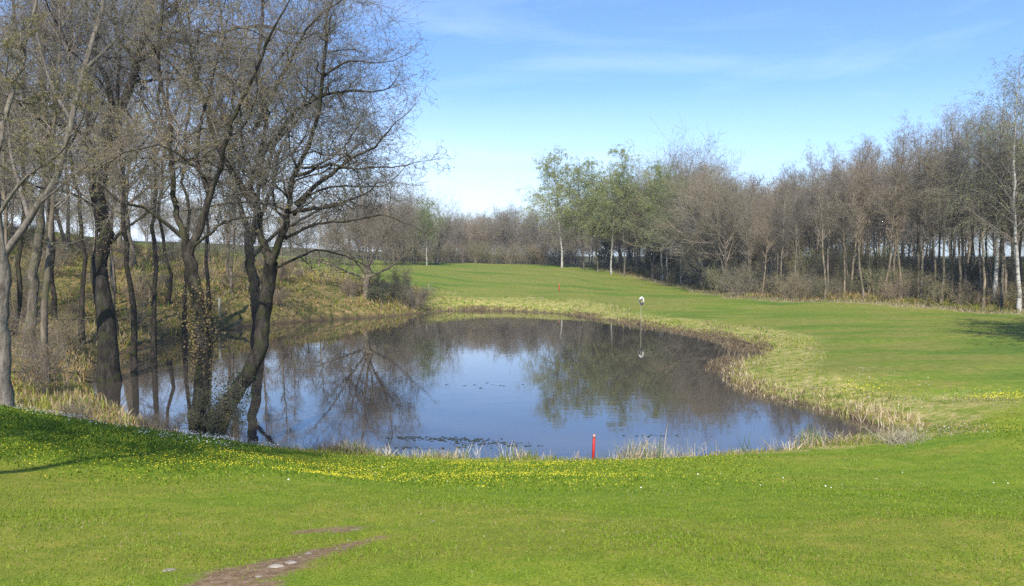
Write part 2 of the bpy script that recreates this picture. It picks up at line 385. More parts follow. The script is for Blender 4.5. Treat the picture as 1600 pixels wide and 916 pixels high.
def _ground(t, N, L, o):
    g = N.new('ShaderNodeNewGeometry').outputs['Position']
    def at(n):
        a = N.new('ShaderNodeAttribute'); a.attribute_name = n; s = N.new('ShaderNodeSeparateColor'); L.new(a.outputs['Color'], s.inputs[0]); return s.outputs
    A = at('zone_a'); B = at('zone_b'); Cc = at('zone_c')
    fine = noise(N, L, 55, 4, g, .7); mid = noise(N, L, 3.2, 5, g, .6); big = noise(N, L, .22, 4, g, .55); band = noise(N, L, .13, 5, g, .62, (.5, 1.7, 1), .9)
    lawn = ramp(N, L, fine, [(.25, (.10, .16, .012)), (.5, (.18, .25, .022)), (.75, (.275, .345, .045))])
    lawn = mixc(N, L, 1, lawn, ramp(N, L, band, [(.34, (.66, .80, .85)), (.46, (1, 1, 1)), (.56, (1.32, 1.0, 1.6)), (.66, (1.05, 1.0, 1.0))]), 'MULTIPLY')
    lawn = mixc(N, L, 1, lawn, ramp(N, L, mid, [(.3, (.70, .82, .75)), (.52, (1, 1, 1)), (.7, (1.35, 1.14, 1.4))]), 'MULTIPLY')
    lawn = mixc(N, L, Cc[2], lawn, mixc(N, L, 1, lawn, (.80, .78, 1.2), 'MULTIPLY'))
    rough = ramp(N, L, noise(N, L, 2.4, 7, g, .75), [(.32, (.08, .12, .015)), (.45, (.20, .24, .04)), (.55, (.36, .31, .11)), (.70, (.48, .39, .19))])
    straw = ramp(N, L, noise(N, L, 4, 6, g, .7), [(.3, (.22, .17, .09)), (.7, (.46, .38, .23))])
    litter = ramp(N, L, noise(N, L, 1.8, 8, g, .78), [(.34, (.05, .045, .02)), (.46, (.12, .12, .035)), (.56, (.25, .18, .08)), (.68, (.40, .28, .13))])
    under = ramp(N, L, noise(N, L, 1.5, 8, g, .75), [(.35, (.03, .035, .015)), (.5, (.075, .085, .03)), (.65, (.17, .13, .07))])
    soil = ramp(N, L, noise(N, L, 14, 8, g, .75), [(.3, (.12, .075, .040)), (.5, (.25, .165, .095)), (.66, (.36, .26, .165)), (.76, (.46, .37, .27))])
    cel = ramp(N, L, noise(N, L, 30, 5, g, .7), [(.3, (.12, .18, .012)), (.52, (.22, .29, .018)), (.66, (.42, .40, .02))])
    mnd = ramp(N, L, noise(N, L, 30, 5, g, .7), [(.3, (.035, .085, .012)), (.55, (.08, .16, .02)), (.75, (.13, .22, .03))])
    mud = ramp(N, L, noise(N, L, 5, 5, g, .7), [(.3, (.05, .036, .022)), (.7, (.13, .095, .06))])
    def soft(f, k=.45):
        return math_(N, L, 'ADD', f, math_(N, L, 'MULTIPLY', math_(N, L, 'SUBTRACT', fine, .5), k), True)
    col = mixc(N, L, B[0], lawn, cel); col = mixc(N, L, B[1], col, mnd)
    col = mixc(N, L, A[2], col, rough); col = mixc(N, L, Cc[0], col, straw)
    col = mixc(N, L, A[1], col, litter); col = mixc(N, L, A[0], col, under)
    k = N.new('ShaderNodeMapRange'); k.inputs[1].default_value = .25; k.inputs[2].default_value = .8
    L.new(math_(N, L, 'ADD', B[2], math_(N, L, 'MULTIPLY', math_(N, L, 'SUBTRACT', noise(N, L, 16, 5, g, .75), .5), 1.1)), k.inputs[0])
    col = mixc(N, L, k.outputs[0], col, soil)
    col = mixc(N, L, Cc[1], col, mud)
    h = math_(N, L, 'ADD', fine, math_(N, L, 'MULTIPLY', mid, .8))
    principled(N, L, o, col, .95, h, .6, .03, .1)
M_ground = mat('ground', _ground)
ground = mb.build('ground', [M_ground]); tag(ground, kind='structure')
def colattr(me, name, a, b, c):
    at = me.color_attributes.new(name, 'FLOAT_COLOR', 'POINT')
    at.data.foreach_set('color', np.stack([a, b, c, np.ones_like(a)], -1).astype(np.float32).ravel())
mudz = 1-sstep(0, .22, GD+.1*vnoise(GX, GY, 4, 8))
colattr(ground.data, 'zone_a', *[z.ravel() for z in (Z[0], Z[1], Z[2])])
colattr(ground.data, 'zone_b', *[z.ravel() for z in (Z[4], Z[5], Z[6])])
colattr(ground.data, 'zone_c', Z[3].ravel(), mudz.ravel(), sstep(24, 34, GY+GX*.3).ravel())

# ------------------------------------------------------------------ water
def _water(t, N, L, o):
    g = N.new('ShaderNodeNewGeometry').outputs['Position']
    a = noise(N, L, 1.1, 3, g, .5, (.6, 1.5, 1)); b = noise(N, L, 7, 2, g, .5, (.7, 1.3, 1)); c = noise(N, L, .06, 3, g, .5)
    k = ramp(N, L, c, [(.42, (.25, .25, .25)), (.62, (1, 1, 1))])
    h = math_(N, L, 'MULTIPLY', math_(N, L, 'ADD', math_(N, L, 'MULTIPLY', a, 1.0), math_(N, L, 'MULTIPLY', b, .10)), k)
    p = principled(N, L, o, (.052, .044, .036), .02, h, .22, .012, .5)
    p.inputs['IOR'].default_value = 1.8
M_water = mat('pond_water', _water)
wb = MB(); ring = shore.copy(); cen = ring.mean(0)
dirs = unit(ring-cen)
ext = ring+dirs*1.2
P = np.column_stack([ext, np.zeros(len(ext))])
me = bpy.data.meshes.new('pond_water')
x0, y0 = ring.min(0)-1.5; x1, y1 = ring.max(0)+1.5
me.from_pydata([(x0, y0, 0), (x1, y0, 0), (x1, y1, 0), (x0, y1, 0)], [], [(0, 1, 2, 3)]); me.materials.append(M_water)
wo = bpy.data.objects.new('water', me); C.objects.link(wo); tag(wo, kind='structure')

#__PLANTS__
# ------------------------------------------------------------------ trees
def wood_tree(seed, H, kind, v=0):
    """trunk mesh and crown mesh of one woodland tree standing at the origin; H in metres"""
    rng = np.random.default_rng(seed); K = 14
    multi = {'alder': 1, 'birch': 1, 'high': 1, 'broad': 2, 'far': 1, 'fir': 1}[kind]
    tb = MB(); stems = []; Rs = []
    for s in range(multi):
        b = rng.normal(size=2)*.25*(multi > 1); lean = rng.normal(size=2)*(.05 if multi == 1 else .12)
        z = np.linspace(0, 1, K+1)**.95*H*(1 if s == 0 else .9)
        wob = np.cumsum(rng.normal(size=(K+1, 2))*.05, 0)*H/14; wob -= wob[0]
        P = np.column_stack([b[0]+lean[0]*z+wob[:, 0], b[1]+lean[1]*z+wob[:, 1], z]); P[0, 2] = -.25
        r0 = {'alder': .0085, 'birch': .0085, 'high': .011, 'broad': .014, 'far': .011, 'fir': .012}[kind]*H*rng.uniform(.85, 1.2)
        R = r0*(1-.9*(z/H))*(1+.45*np.exp(-z/.5)); stems.append(P); Rs.append(R)
    P0 = np.array(stems); R0 = np.array(Rs)
    tubes(tb, P0, R0, 8, 0, .04, rng)
    wob = None; cb = MB()
    if kind == 'alder':
        P1, R1 = spawn(rng, P0, R0, 62, (.34, .99), (43, 10), (.135, .3), .42, 5, .13, .09, .25, lambda t: np.clip(1.45-1.0*t, .3, 1.1)*np.clip((t-.2)*3, .35, 1), rmax=.05)
        P2, R2 = spawn(rng, P1, R1, 430, (.2, 1), (45, 15), (.42, .3), .6, 4, .16, .07, .4, rmax=.018)
        P3, R3 = spawn(rng, P2, R2, 1700, (.15, 1), (42, 15), (.50, .35), .7, 2, .2, .05, .5, rmax=.009); R3 = np.maximum(R3, .0055)
    elif kind == 'birch':
        P1, R1 = spawn(rng, P0, R0, 56, (.24, .99), (42, 9), (.25, .25), .36, 6, .10, .05, .25, lambda t: np.clip(1.5-1.25*t, .22, 1.0), droop=.22, rmax=.045)
        P2, R2 = spawn(rng, P1, R1, 560, (.15, 1), (48, 15), (.42, .3), .6, 4, .14, -.02, .4, rmax=.014, droop=.25)
        P3, R3 = spawn(rng, P2, R2, 2600, (.15, 1), (40, 15), (.55, .35), .7, 3, .1, -.15, .5, rmax=.007, droop=.2); R3 = np.maximum(R3, .0045)
    elif kind == 'high':
        P1, R1 = spawn(rng, P0, R0, 56, (.64, .98), (58, 9), (.22, .25), .36, 6, .12, .03, .25, rmax=.05)
        P2, R2 = spawn(rng, P1, R1, 420, (.2, 1), (48, 15), (.42, .3), .6, 4, .16, .02, .4, rmax=.02)
        P3, R3 = spawn(rng, P2, R2, 2200, (.15, 1), (40, 15), (.55, .35), .7, 3, .15, -.02, .5, rmax=.010); R3 = np.maximum(R3, .0045)
    elif kind == 'broad':
        P1, R1 = spawn(rng, P0, R0, 40, (.2, .97), (50, 10), (.42, .25), .5, 6, .16, .09, .25, lambda t: np.clip(1.35-.95*t, .3, 1.1), rmax=.11)
        P2, R2 = spawn(rng, P1, R1, 340, (.2, 1), (48, 15), (.42, .3), .55, 4, .17, .06, .4, rmax=.03)
        P3, R3 = spawn(rng, P2, R2, 2100, (.15, 1), (42, 15), (.48, .35), .6, 3, .2, .03, .5, rmax=.010); R3 = np.maximum(R3, .006)
    elif kind == 'far':
        P1, R1 = spawn(rng, P0, R0, 36, (.12, .97), (48, 10), (.40, .25), .5, 5, .16, .10, .25, lambda t: np.clip(1.35-.95*t, .3, 1.1), rmax=.08)
        P2, R2 = spawn(rng, P1, R1, 300, (.2, 1), (48, 15), (.42, .3), .55, 3, .17, .06, .4, rmax=.03); R2 = np.maximum(R2, .012)
        P3, R3 = spawn(rng, P2, R2, 1900, (.15, 1), (42, 15), (.55, .35), .6, 2, .2, .03, .6, rmax=.014); R3 = np.maximum(R3, .010)
    elif kind == 'fir':
        P1, R1 = spawn(rng, P0, R0, 110, (.10, .99), (82, 6), (.24, .15), .35, 4, .06, -.03, .25, lambda t: np.clip(1.12-1.05*t, .06, 1.0), rmax=.04)
        P2, R2 = spawn(rng, P1, R1, 900, (.15, 1), (50, 12), (.42, .3), .6, 2, .1, -.06, .5, rmax=.012); P3, R3 = P2[:1], R2[:1]
    tubes(cb, P1, R1, 5, 0); tubes(cb, P2, R2, 3, 0)
    if kind != 'fir': tubes(cb, P3, R3, 3, 0)
    if kind == 'alder': leaves(cb, rng, P3, 1500, .05, 1)
    if kind == 'high': leaves(cb, rng, P3, 9000, .07, 1, spread=.08)
    if kind == 'birch': leaves(cb, rng, P3, 24000 if v < 3 else 8000, .12 if v < 3 else .075, 1, spread=.07)
    if kind == 'broad': leaves(cb, rng, P3, 5200, .09, 1, spread=.08)
    if kind == 'far': leaves(cb, rng, P3, 2400, .10, 1, spread=.1)
    if kind == 'fir': leaves(cb, rng, np.concatenate([P2]), 15000, .16, 1, spread=.06)
    return tb, cb
def shrub_mb(seed, H, stems, twigs, nleaf, lsize, spread=1.15, up=.07):
    rng = np.random.default_rng(seed)
    P0 = np.column_stack([rng.normal(size=(stems, 2))*spread*.35*H*.5, np.full(stems, -.08)])
    D = np.column_stack([rng.normal(size=(stems, 2))*.45, np.ones(stems)])
    Pa, Ra = grow(rng, P0, D, H*rng.uniform(.6, 1.05, stems), np.full(stems, .014*H**.5), 6, .12, up, .3)
    Pb, Rb = spawn(rng, Pa, Ra, stems*12, (.2, 1), (42, 12), (.38, .3), .6, 4, .16, .06, .4); Rb = np.maximum(Rb, .004)
    Pc, Rc = spawn(rng, Pb, Rb, twigs, (.15, 1), (42, 14), (.5, .3), .7, 2, .18, .04, .5); Rc = np.maximum(Rc, .0035)
    a, b = MB(), MB(); tubes(a, Pa, Ra, 5, 0); tubes(a, Pb, Rb, 3, 0); tubes(a, Pc, Rc, 3, 0)
    if nleaf: leaves(b, rng, Pc, nleaf, lsize, 0, spread=.05)
    return a, b

LIB = {}
def lib(key, mk):
    if key not in LIB: LIB[key] = mk()
    return LIB[key]
def tree_lib(kind, v):
    def mk():
        tb, cb = wood_tree(hash_seed(kind, v), H0[kind], kind, v)
        bk = {'alder': M_alder, 'birch': M_birch, 'high': M_grey, 'broad': M_grey, 'far': M_grey, 'fir': M_alder}[kind]
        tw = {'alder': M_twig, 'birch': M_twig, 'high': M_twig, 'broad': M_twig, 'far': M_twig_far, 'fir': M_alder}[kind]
        lf = {'alder': M_bud, 'birch': M_leaf, 'high': M_leafdull, 'broad': M_leafdull, 'far': M_leafdull, 'fir': M_fir}[kind]
        return tb.mesh(kind+'_trunk', [bk]), cb.mesh(kind+'_crown', [tw, lf])
    return lib((kind, v), mk)
def hash_seed(k, v): return sum(ord(c) for c in k)*31+v*7
NAMES = {'high': 'birch_tree', 'alder': 'alder_tree', 'birch': 'birch_tree', 'broad': 'broadleaf_tree', 'far': 'distant_tree', 'fir': 'spruce_tree'}
H0 = {'high': 14, 'alder': 14, 'birch': 16, 'broad': 14, 'far': 11, 'fir': 12}
trng = np.random.default_rng(77)
def plant(kind, v, x, y, H, label, group=None, rz=None, bark_mat=None, lean=(0, 0)):
    tm, cm = tree_lib(kind, v)
    rt = empty(NAMES[kind], (x, y, hz(x, y)), label, 'tree', group, trng.uniform(0, 6.28) if rz is None else rz, H/H0[kind])
    rt.rotation_euler.x = lean[0]; rt.rotation_euler.y = lean[1]
    for nm, me in (('trunk', tm), ('crown', cm)):
        o = bpy.data.objects.new(nm, me); C.objects.link(o); o.parent = rt
        if bark_mat and nm == 'trunk':
            o.material_slots[0].link = 'OBJECT'; o.material_slots[0].material = bark_mat
    return rt
def X_of(px, D): return (px-800)/F*D
def shrub(key, px, D, s, label, group=None, name='shrub', xy=None):
    def mk():
        a, b = shrub_mb(*SHR[key]); m1, m2 = SHM[key]
        return a.mesh('stems', [m1]), (b.mesh('foliage', [m2]) if b.v else None)
    ma, mf = lib(key, mk)
    x, y = xy if xy else (X_of(px, D), D)
    rt = empty(name, (x, y, hz(x, y)), label, 'shrub', group, trng.uniform(0, 6.28), s)
    for nm, me in (('stems', ma), ('foliage', mf)):
        if me is not None:
            o = bpy.data.objects.new(nm, me); C.objects.link(o); o.parent = rt
    return rt
SHR = {'brown1': (11, 3.0, 16, 1300, 1500, .06), 'brown2': (12, 2.4, 22, 1500, 2600, .06), 'green1': (13, 2.8, 16, 1200, 3800, .085), 'green2': (14, 3.6, 14, 1300, 4200, .09),
       'tangle': (15, 1.6, 26, 1600, 600, .05, .9, -.02), 'ever': (16, 1.5, 18, 900, 4200, .07)}
SHM = {'brown1': (M_twig, M_litter), 'brown2': (M_twig, M_leafdull), 'green1': (M_twig, M_leafdull), 'green2': (M_twig, M_leaf), 'tangle': (M_twig, M_litter), 'ever': (M_twig, M_fir)}

# ---- the wood on the right
def edge_pt(t):
    s = t*(len(EDGE)-1); j = min(int(s), len(EDGE)-2); f = s-j; return EDGE[j]*(1-f)+EDGE[j+1]*f, EDGE[j+1]-EDGE[j]
g_front = 'bare alders along the front of the wood on the right'
g_deep = 'bare alders deeper in the wood on the right'
taken = []
def free(x, y, r):
    for a, b in taken:
        if (a-x)**2+(b-y)**2 < r*r: return False
    taken.append((x, y)); return True
r1 = random.Random(5); cnt = 0
# front rows where the wood stands across the view (x 20..42)
for k in range(2600):
    x = r1.uniform(15, 56); y = r1.uniform(30, 128)
    ed = float(edge_dist(np.array([x]), np.array([y]))[0])
    if not (.5 < ed < (20 if y < 100 else 12)): continue
    if x/y*F > 960: continue
    if y < 52 and x/y*F < 780: continue
    if not free(x, y, 1.12 if ed < 5 else 2.1): continue
    px = 800+x/y*F
    H = float(np.interp(px, [990, 1040, 1100, 1160, 1200, 1280, 1350, 1440, 1520, 1600, 1900], [10.5, 14.5, 13, 9.5, 10.5, 12.8, 13.8, 14.2, 14.6, 16, 16]))*r1.uniform(.8, 1.04)
    if y < 58: H = r1.uniform(12, 15.5)
    broad = r1.random() < (.30 if px < 1150 else 0)
    kind = 'broad' if broad else 'alder'
    cnt += 1
    if px > 1640: lab, grp = 'tall bare tree at the right end of the wood beside the shaded fairway', 'bare trees at the right end of the wood'
    elif ed < 5: lab, grp = ('slender bare alder standing in the front rows of the wood behind the right fairway' if kind == 'alder' else 'rounder greenish tree in the front rows of the wood behind the right fairway'), (g_front if kind == 'alder' else 'rounder trees in the front of the wood')
    else: lab, grp = ('bare alder standing behind the front rows of the wood on the right' if kind == 'alder' else 'rounder greenish tree behind the front rows of the wood on the right'), (g_deep if kind == 'alder' else 'rounder trees deeper in the wood')
    plant(kind, r1.randrange(7 if kind == 'alder' else 4), x, y, H, lab, grp)
print('wood trees', cnt)
for k, (x, y, H) in enumerate(((26.7, 28.4, 17.5), (28.6, 31.5, 18.5), (32, 28, 18.5), (34, 35, 17), (37, 40, 17), (-8.2, 2.9, 12.5), (-6.7, 3.0, 12.4))):
    plant('birch' if k < 5 else 'high', 0 if k < 5 else k % 3, x, y, H, 'green birch off to the right casting the shade on the fairway' if k < 5 else 'leafy birch off to the left casting the shade on the flowered mound',
          'trees just outside the view on the right' if k < 5 else 'trees just outside the view on the left')
# single trees of the right wood
for px, D, H, v, lab in ((1594, 59.5, 18.5, 3, 'tallest birch at the right end of the wood, white trunk and thin green crown'),
                         (1556, 63.5, 17.4, 4, 'second green-crowned birch left of the tallest birch at the right'),
                         (1036, 106, 15.0, 2, 'left one of two white-trunked birches close together at the foot of the slope'),
                         (1043, 105, 15.4, 0, 'right one of two white-trunked birches close together at the foot of the slope'),
                         (1064, 101, 13.5, 1, 'thin white-trunked birch right of the close pair of birches'),
                         (878, 116, 17.0, 1, 'pale green birch with leaning white trunk left of the gap at the crest'),
                         (955, 112, 17.0, 2, 'tall birch with long straight pale trunk and thin top at the crest'),
                         (912, 115, 15.4, 0, 'green birch with full crown between the leaning birch and the straight one'),
                         (975, 110.5, 14.4, 1, 'green birch just right of the tall straight-trunked birch'),
                         (934, 113.5, 15.4, 2, 'dark-stemmed green birch just left of the tall straight-trunked birch'),
                         (667, 112, 9.6, 0, 'light green birch with white trunk at the left end of the crest')):
    plant('birch', v, X_of(px, D), D, H, lab, bark_mat=M_alder if px in (912, 975, 934) else None, lean=(0, -.10 if px == 878 else 0), rz=1.0 if px == 878 else None)
for px, D, H, lab in ((1075, 112, 15.5, 'broad rounded tree with thin green haze right of the birch pair'), (1052, 114, 16.4, 'broadest rounded tree behind the birch pair'),
                      (1118, 104, 13.6, 'rounded brown bare tree before the dip in the wood'), (990, 122, 13.2, 'rounded bare tree right of the crest birches')):
    plant('broad', int(px) % 4, X_of(px, D), D, H, lab)
for px, D, H, lab in ((1022, 110, 5.5, 'small dark spruce left of the birch pair'), (1090, 96, 4.2, 'small dark spruce right of the birch pair'), (945, 126, 6.0, 'small dark spruce behind the straight birch')):
    plant('fir', 0, X_of(px, D), D, H, lab)
# brush along the foot of the wood
for k in range(1500):
    x = r1.uniform(12, 62); y = r1.uniform(40, 122); ed = float(edge_dist(np.array([x]), np.array([y]))[0])
    if not (.2 < ed < 14) or x/y*F > 860: continue
    if not free(x*1.0+500, y, 1.45): continue
    px = 800+x/y*F
    key = r1.choice(['brown1', 'brown2', 'green1', 'green2', 'green1', 'brown2'])
    s = r1.uniform(.4, .9)*(1.35 if ed > 6 else 1)*(1.25 if 1120 < px < 1230 else 1)
    gr = key.startswith('green')
    shrub(key, 0, 0, s, 'low green-leaved bush under the trees of the right wood' if gr else 'low brown twiggy bush under the trees of the right wood',
          'green bushes under the right wood' if gr else 'brown bushes under the right wood', xy=(x, y))

for k in range(500):
    px = r1.uniform(1090, 1720); D = r1.uniform(88, 112); x = X_of(px, D)
    if not free(x+6000, D, 3.4): continue
    plant('far', r1.randrange(5), x, D, r1.uniform(8, 10.5), 'brown tree far behind the right wood, glimpsed through its trunks', 'trees glimpsed behind the right wood')
for k in range(500):
    px = r1.uniform(-120, 540); D = r1.uniform(90, 108); x = X_of(px, D)
    if not free(x+9000, D, 4.0): continue
    plant('far', r1.randrange(5), x, D, r1.uniform(3.6, 6.4), 'low brown tree on the skyline behind the left wood', 'low trees on the skyline behind the left wood')
# ---- the far wood beyond the crest
for k in range(400):
    px = r1.uniform(560, 1000); D = r1.uniform(131, 152); x = X_of(px, D)
    if not free(x+2000, D, 2.7): continue
    H = float(np.interp(px, [560, 640, 690, 720, 780, 840, 900, 1000], [8.4, 8.4, 6.8, 7.0, 8.5, 7.3, 8.5, 9]))*r1.uniform(.8, 1.08)*(D/140)
    plant('far', r1.randrange(5), x, D, H, 'low grey-brown tree of the distant wood beyond the crest', 'trees of the distant wood beyond the crest')
for k in range(34):
    px = 600+k*9+r1.uniform(-3, 3); D = r1.uniform(126, 131)
    shrub(r1.choice(['brown1', 'brown2', 'green1']), px, D, r1.uniform(.7, 1.2), 'low bush at the foot of the distant wood beyond the crest', 'bushes at the foot of the distant wood')
for px, D, H, v in ((612, 106, 8.2, 0), (632, 110, 9.0, 1), (648, 116, 9.4, 2), (600, 112, 8.5, 3), (684, 118, 8.6, 0), (580, 104, 8.2, 1)):
    plant('broad', v, X_of(px, D), D, H, 'rounded olive tree between the small spreading tree and the light green birch', 'olive trees left of the crest')

# ---- the wood on the left, behind the big trees
def nearside(x, y): return float(pond_dist(np.array([x]), np.array([y]))[0])
lc = 0
for k in range(1500):
    px = r1.uniform(-330, 560); D = r1.uniform(27, 88); x = X_of(px, D)
    if nearside(x, D) < 1.2: continue
    if px > 440 and D < 76: continue
    if px > 330 and D < 52: continue
    if not free(x-2000, D, 5.2 if D < 55 else 5.4): continue
    lc += 1
    kind = r1.choice(['alder', 'alder', 'alder', 'broad'])
    H = r1.uniform(11, 16) if px < 420 else r1.uniform(8, 11)
    near = D < 50
    lab = {('alder', True): 'slim bare tree among the trunks of the left wood beside the pond', ('broad', True): 'broader bare tree among the trunks of the left wood beside the pond',
           ('alder', False): 'slim bare tree at the back of the left wood on the golden slope', ('broad', False): 'broader bare tree at the back of the left wood on the golden slope'}[(kind, near)]
    plant(kind, r1.randrange(7 if kind == 'alder' else 4), x, D, H, lab, ('slim' if kind == 'alder' else 'broader')+' bare trees '+('beside the pond' if near else 'at the back')+' in the left wood')
print('left trees', lc)
for k in range(700):
    px = r1.uniform(-60, 640); D = r1.uniform(24, 80); x = X_of(px, D)
    if D < 34 and px > 90: continue
    dd = nearside(x, D)
    if dd < .5 or (dd > 9 and D > 50 and r1.random() < .5): continue
    if px > 470 and (D < 66 or dd > 6): continue
    if not free(x-4000, D, 2.9 if D > 36 else 3.0): continue
    key = r1.choice(['tangle', 'brown1', 'brown2', 'tangle', 'green1'])
    shrub(key, 0, 0, r1.uniform(.35, .7), 'low leafy bush on the far left bank of the pond' if key == 'green1' else 'low tangle of brown twigs on the left bank of the pond',
          'leafy bushes on the left bank' if key == 'green1' else 'twiggy bushes on the left bank', xy=(x, D))

# ------------------------------------------------------------------ the big trees by the water, limb by limb
def big_tree(name, label, seed, limbs, dens=1.0, bark_m=None, twig_m=None, bud=16000, budsize=.03, tmin=.35, leafm=None, lens=(.55, .45, .5), reach=1.0, ivy=False, flat=.25, wob=1):
    """limbs: list of (points [(px, py, D)], r0, r1); the first is the trunk and its first point is the base"""
    rng = np.random.default_rng(seed); bark_m = bark_m or M_dark; twig_m = twig_m or M_twig_near
    base = limbs[0][0][0]; b = photo_pt(*base); b[2] = hz(b[0], b[1])
    root = empty(name, tuple(b), label, 'tree')
    tb, lb, cb = MB(), MB(), MB(); P0 = []; R0 = []
    for k, (pts, r0, r1_) in enumerate(limbs):
        W = np.array([photo_pt(*p) for p in pts])-b
        if k == 0: W[0] = (0, 0, -.3)
        K = 24; P = catmull(W, K); L = np.linalg.norm(P[-1]-P[0])
        env = np.sin(np.linspace(0, math.pi, K+1))**.5
        P = P+np.cumsum(rng.normal(size=(K+1, 3)), 0)*.006*wob*L*env[:, None]
        s = np.linspace(0, 1, K+1); R = r0+(r1_-r0)*s**.6
        if k: R = R*.85
        if k == 0: R = R*(1+.55*np.exp(-s*K/1.8))
        tubes(tb if k == 0 else lb, P[None], R[None], 12 if k == 0 else 8, 0, .035, rng)
        P0.append(P); R0.append(R)
    Pl = np.array(P0); Rl = np.array(R0)
    tot = sum(np.linalg.norm(p[-1]-p[0]) for p in P0)
    n1 = int(tot*1.7*dens)
    Pt, Rt = Pl[1:] if len(Pl) > 1 else Pl, Rl[1:] if len(Rl) > 1 else Rl
    P1, R1 = spawn(rng, Pt, Rt, n1, (.25, .98), (58, 14), (lens[0]*.85, .35), .45, 9, .26, .05, .22, lambda t: np.clip(1.25-.7*t, .4, 1.2)*reach, rmax=.06, flat=flat)
    # end the limbs in finer wood too
    Pe, Re = grow(rng, Pt[:, -1], Pt[:, -1]-Pt[:, -3], np.full(len(Pt), 1.5*reach), Rt[:, -1], 9, .16, .03, .2)
    P1 = np.concatenate([P1, Pe]); R1 = np.concatenate([R1, Re])
    n2 = int(len(P1)*10); P2, R2 = spawn(rng, P1, R1, n2, (.15, 1), (55, 16), (lens[1]*.85, .35), .55, 6, .30, .04, .3, rmax=.020, flat=flat)
    n3 = int(n2*5.5); P3, R3 = spawn(rng, P2, R2, n3, (.15, 1), (52, 18), (lens[2]*.85, .35), .6, 4, .30, .03, .4, rmax=.008); R3 = np.maximum(R3, .0035)
    n4 = int(n3*2.2); P4, R4 = spawn(rng, P3, R3, n4, (.25, 1), (42, 15), (.5, .35), .7, 2, .2, .04, .5, rmax=.004); R4 = np.maximum(R4, .0026)
    tubes(lb, P1, R1, 6, 0); tubes(cb, P2, R2, 4, 0); tubes(cb, P3, R3, 3, 0); tubes(cb, P4, R4, 3, 0)
    leaves(cb, rng, P4, int(bud), budsize, 1, spread=.015)
    tb.build('trunk', [bark_m], root); lb.build('limbs', [bark_m], root); cb.build('crown', [twig_m, leafm or M_bud], root)
    if ivy:
        ib = MB(); Pi = Pl[:1, :9] if ivy == 1 else Pl[:1, 6:18]
        leaves(ib, rng, Pi, 2600, .045, 0, tr=(0, 1), spread=.15); ib.build('ivy', [M_fir if ivy == 1 else M_litter], root)
    print(label[:30], n1, n2, n3, n4)
    return root
big_tree('alder_tree', 'broad black-trunked tree at the left of the pond with forked leaning limbs', 101, [
    ([(172, 520, 30), (160, 440, 30), (172, 370, 30), (158, 300, 30), (170, 220, 30.2), (182, 190, 30.3)], .33, .20),
    ([(170, 230, 30.2), (196, 150, 30), (212, 95, 29.6), (240, 50, 29.2), (272, 0, 28.8), (300, -70, 28.4), (312, -150, 28.2)], .24, .07),
    ([(212, 95, 29.6), (262, 68, 29.0), (300, 58, 28.4), (350, 40, 27.8), (400, 28, 27.2), (470, 52, 26.8)], .15, .04),
    ([(160, 290, 30), (172, 200, 30.8), (168, 120, 31.2), (150, 50, 31.6), (140, -30, 32), (118, -120, 32.2)], .20, .05),
    ([(212, 92, 29.6), (190, 60, 30.2), (182, 10, 30.6), (158, -60, 31)], .13, .04),
    ([(205, 130, 29.8), (250, 122, 30.5), (310, 120, 31.2), (360, 115, 32)], .09, .03),
    ([(165, 250, 30), (120, 200, 29), (70, 180, 28), (20, 150, 27.5), (-40, 140, 27)], .11, .03),
    ([(172, 380, 30), (205, 350, 30.6), (250, 315, 31.4), (300, 250, 32)], .09, .03),
    ([(160, 330, 30), (110, 300, 29), (60, 290, 28.4), (0, 260, 28)], .08, .03)], dens=.8, ivy=2, bud=26000, budsize=.035)
big_tree('alder_tree', 'forked tree leaning over the water with crown spreading far to the right', 102, [
    ([(322, 694, 18.6), (352, 630, 18.8), (384, 565, 19.0), (404, 505, 19.2), (420, 450, 19.3), (424, 410, 19.4)], .20, .16),
    ([(424, 412, 19.4), (408, 370, 19.5), (402, 330, 19.5), (392, 280, 19.7), (398, 240, 19.9), (410, 170, 20.2), (398, 90, 20.6), (410, -10, 21)], .14, .04),
    ([(424, 412, 19.4), (446, 370, 19.3), (462, 325, 19.2), (464, 270, 19.0), (490, 200, 18.7), (505, 120, 18.4), (510, 40, 18.1)], .13, .035),
    ([(398, 250, 19.9), (440, 205, 19.6), (470, 172, 19.3), (520, 150, 19.1), (565, 142, 18.9)], .10, .03),
    ([(404, 335, 19.5), (350, 250, 20), (330, 180, 20.4), (300, 90, 20.8), (290, 0, 21)], .11, .03),
    ([(462, 320, 19.2), (510, 270, 19), (545, 240, 18.8), (590, 225, 18.6)], .09, .025),
    ([(462, 330, 19.2), (510, 320, 19), (540, 308, 18.9), (575, 300, 18.6)], .07, .02),
    ([(400, 200, 20), (450, 110, 19.8), (480, 60, 19.5), (520, 10, 19.2)], .08, .025),
    ([(446, 372, 19.3), (490, 352, 19.0), (540, 348, 18.8), (592, 336, 18.6)], .06, .018),
    ([(464, 275, 19.0), (515, 262, 18.6), (565, 268, 18.3), (612, 262, 18.0)], .06, .018),
    ([(460, 335, 19.2), (490, 300, 20.2), (540, 285, 21.0), (600, 290, 21.6)], .06, .018),
    ([(505, 120, 18.4), (540, 100, 18.2), (575, 98, 18.0)], .05, .015),
    ([(428, 420, 19.4), (470, 400, 19.6), (500, 392, 19.9), (540, 400, 20.3)], .05, .02),
    ([(410, 290, 19.6), (430, 230, 20.6), (470, 180, 21.5), (480, 120, 22.4)], .08, .025)], dens=1.55, ivy=1, reach=.86, bud=42000, budsize=.030)
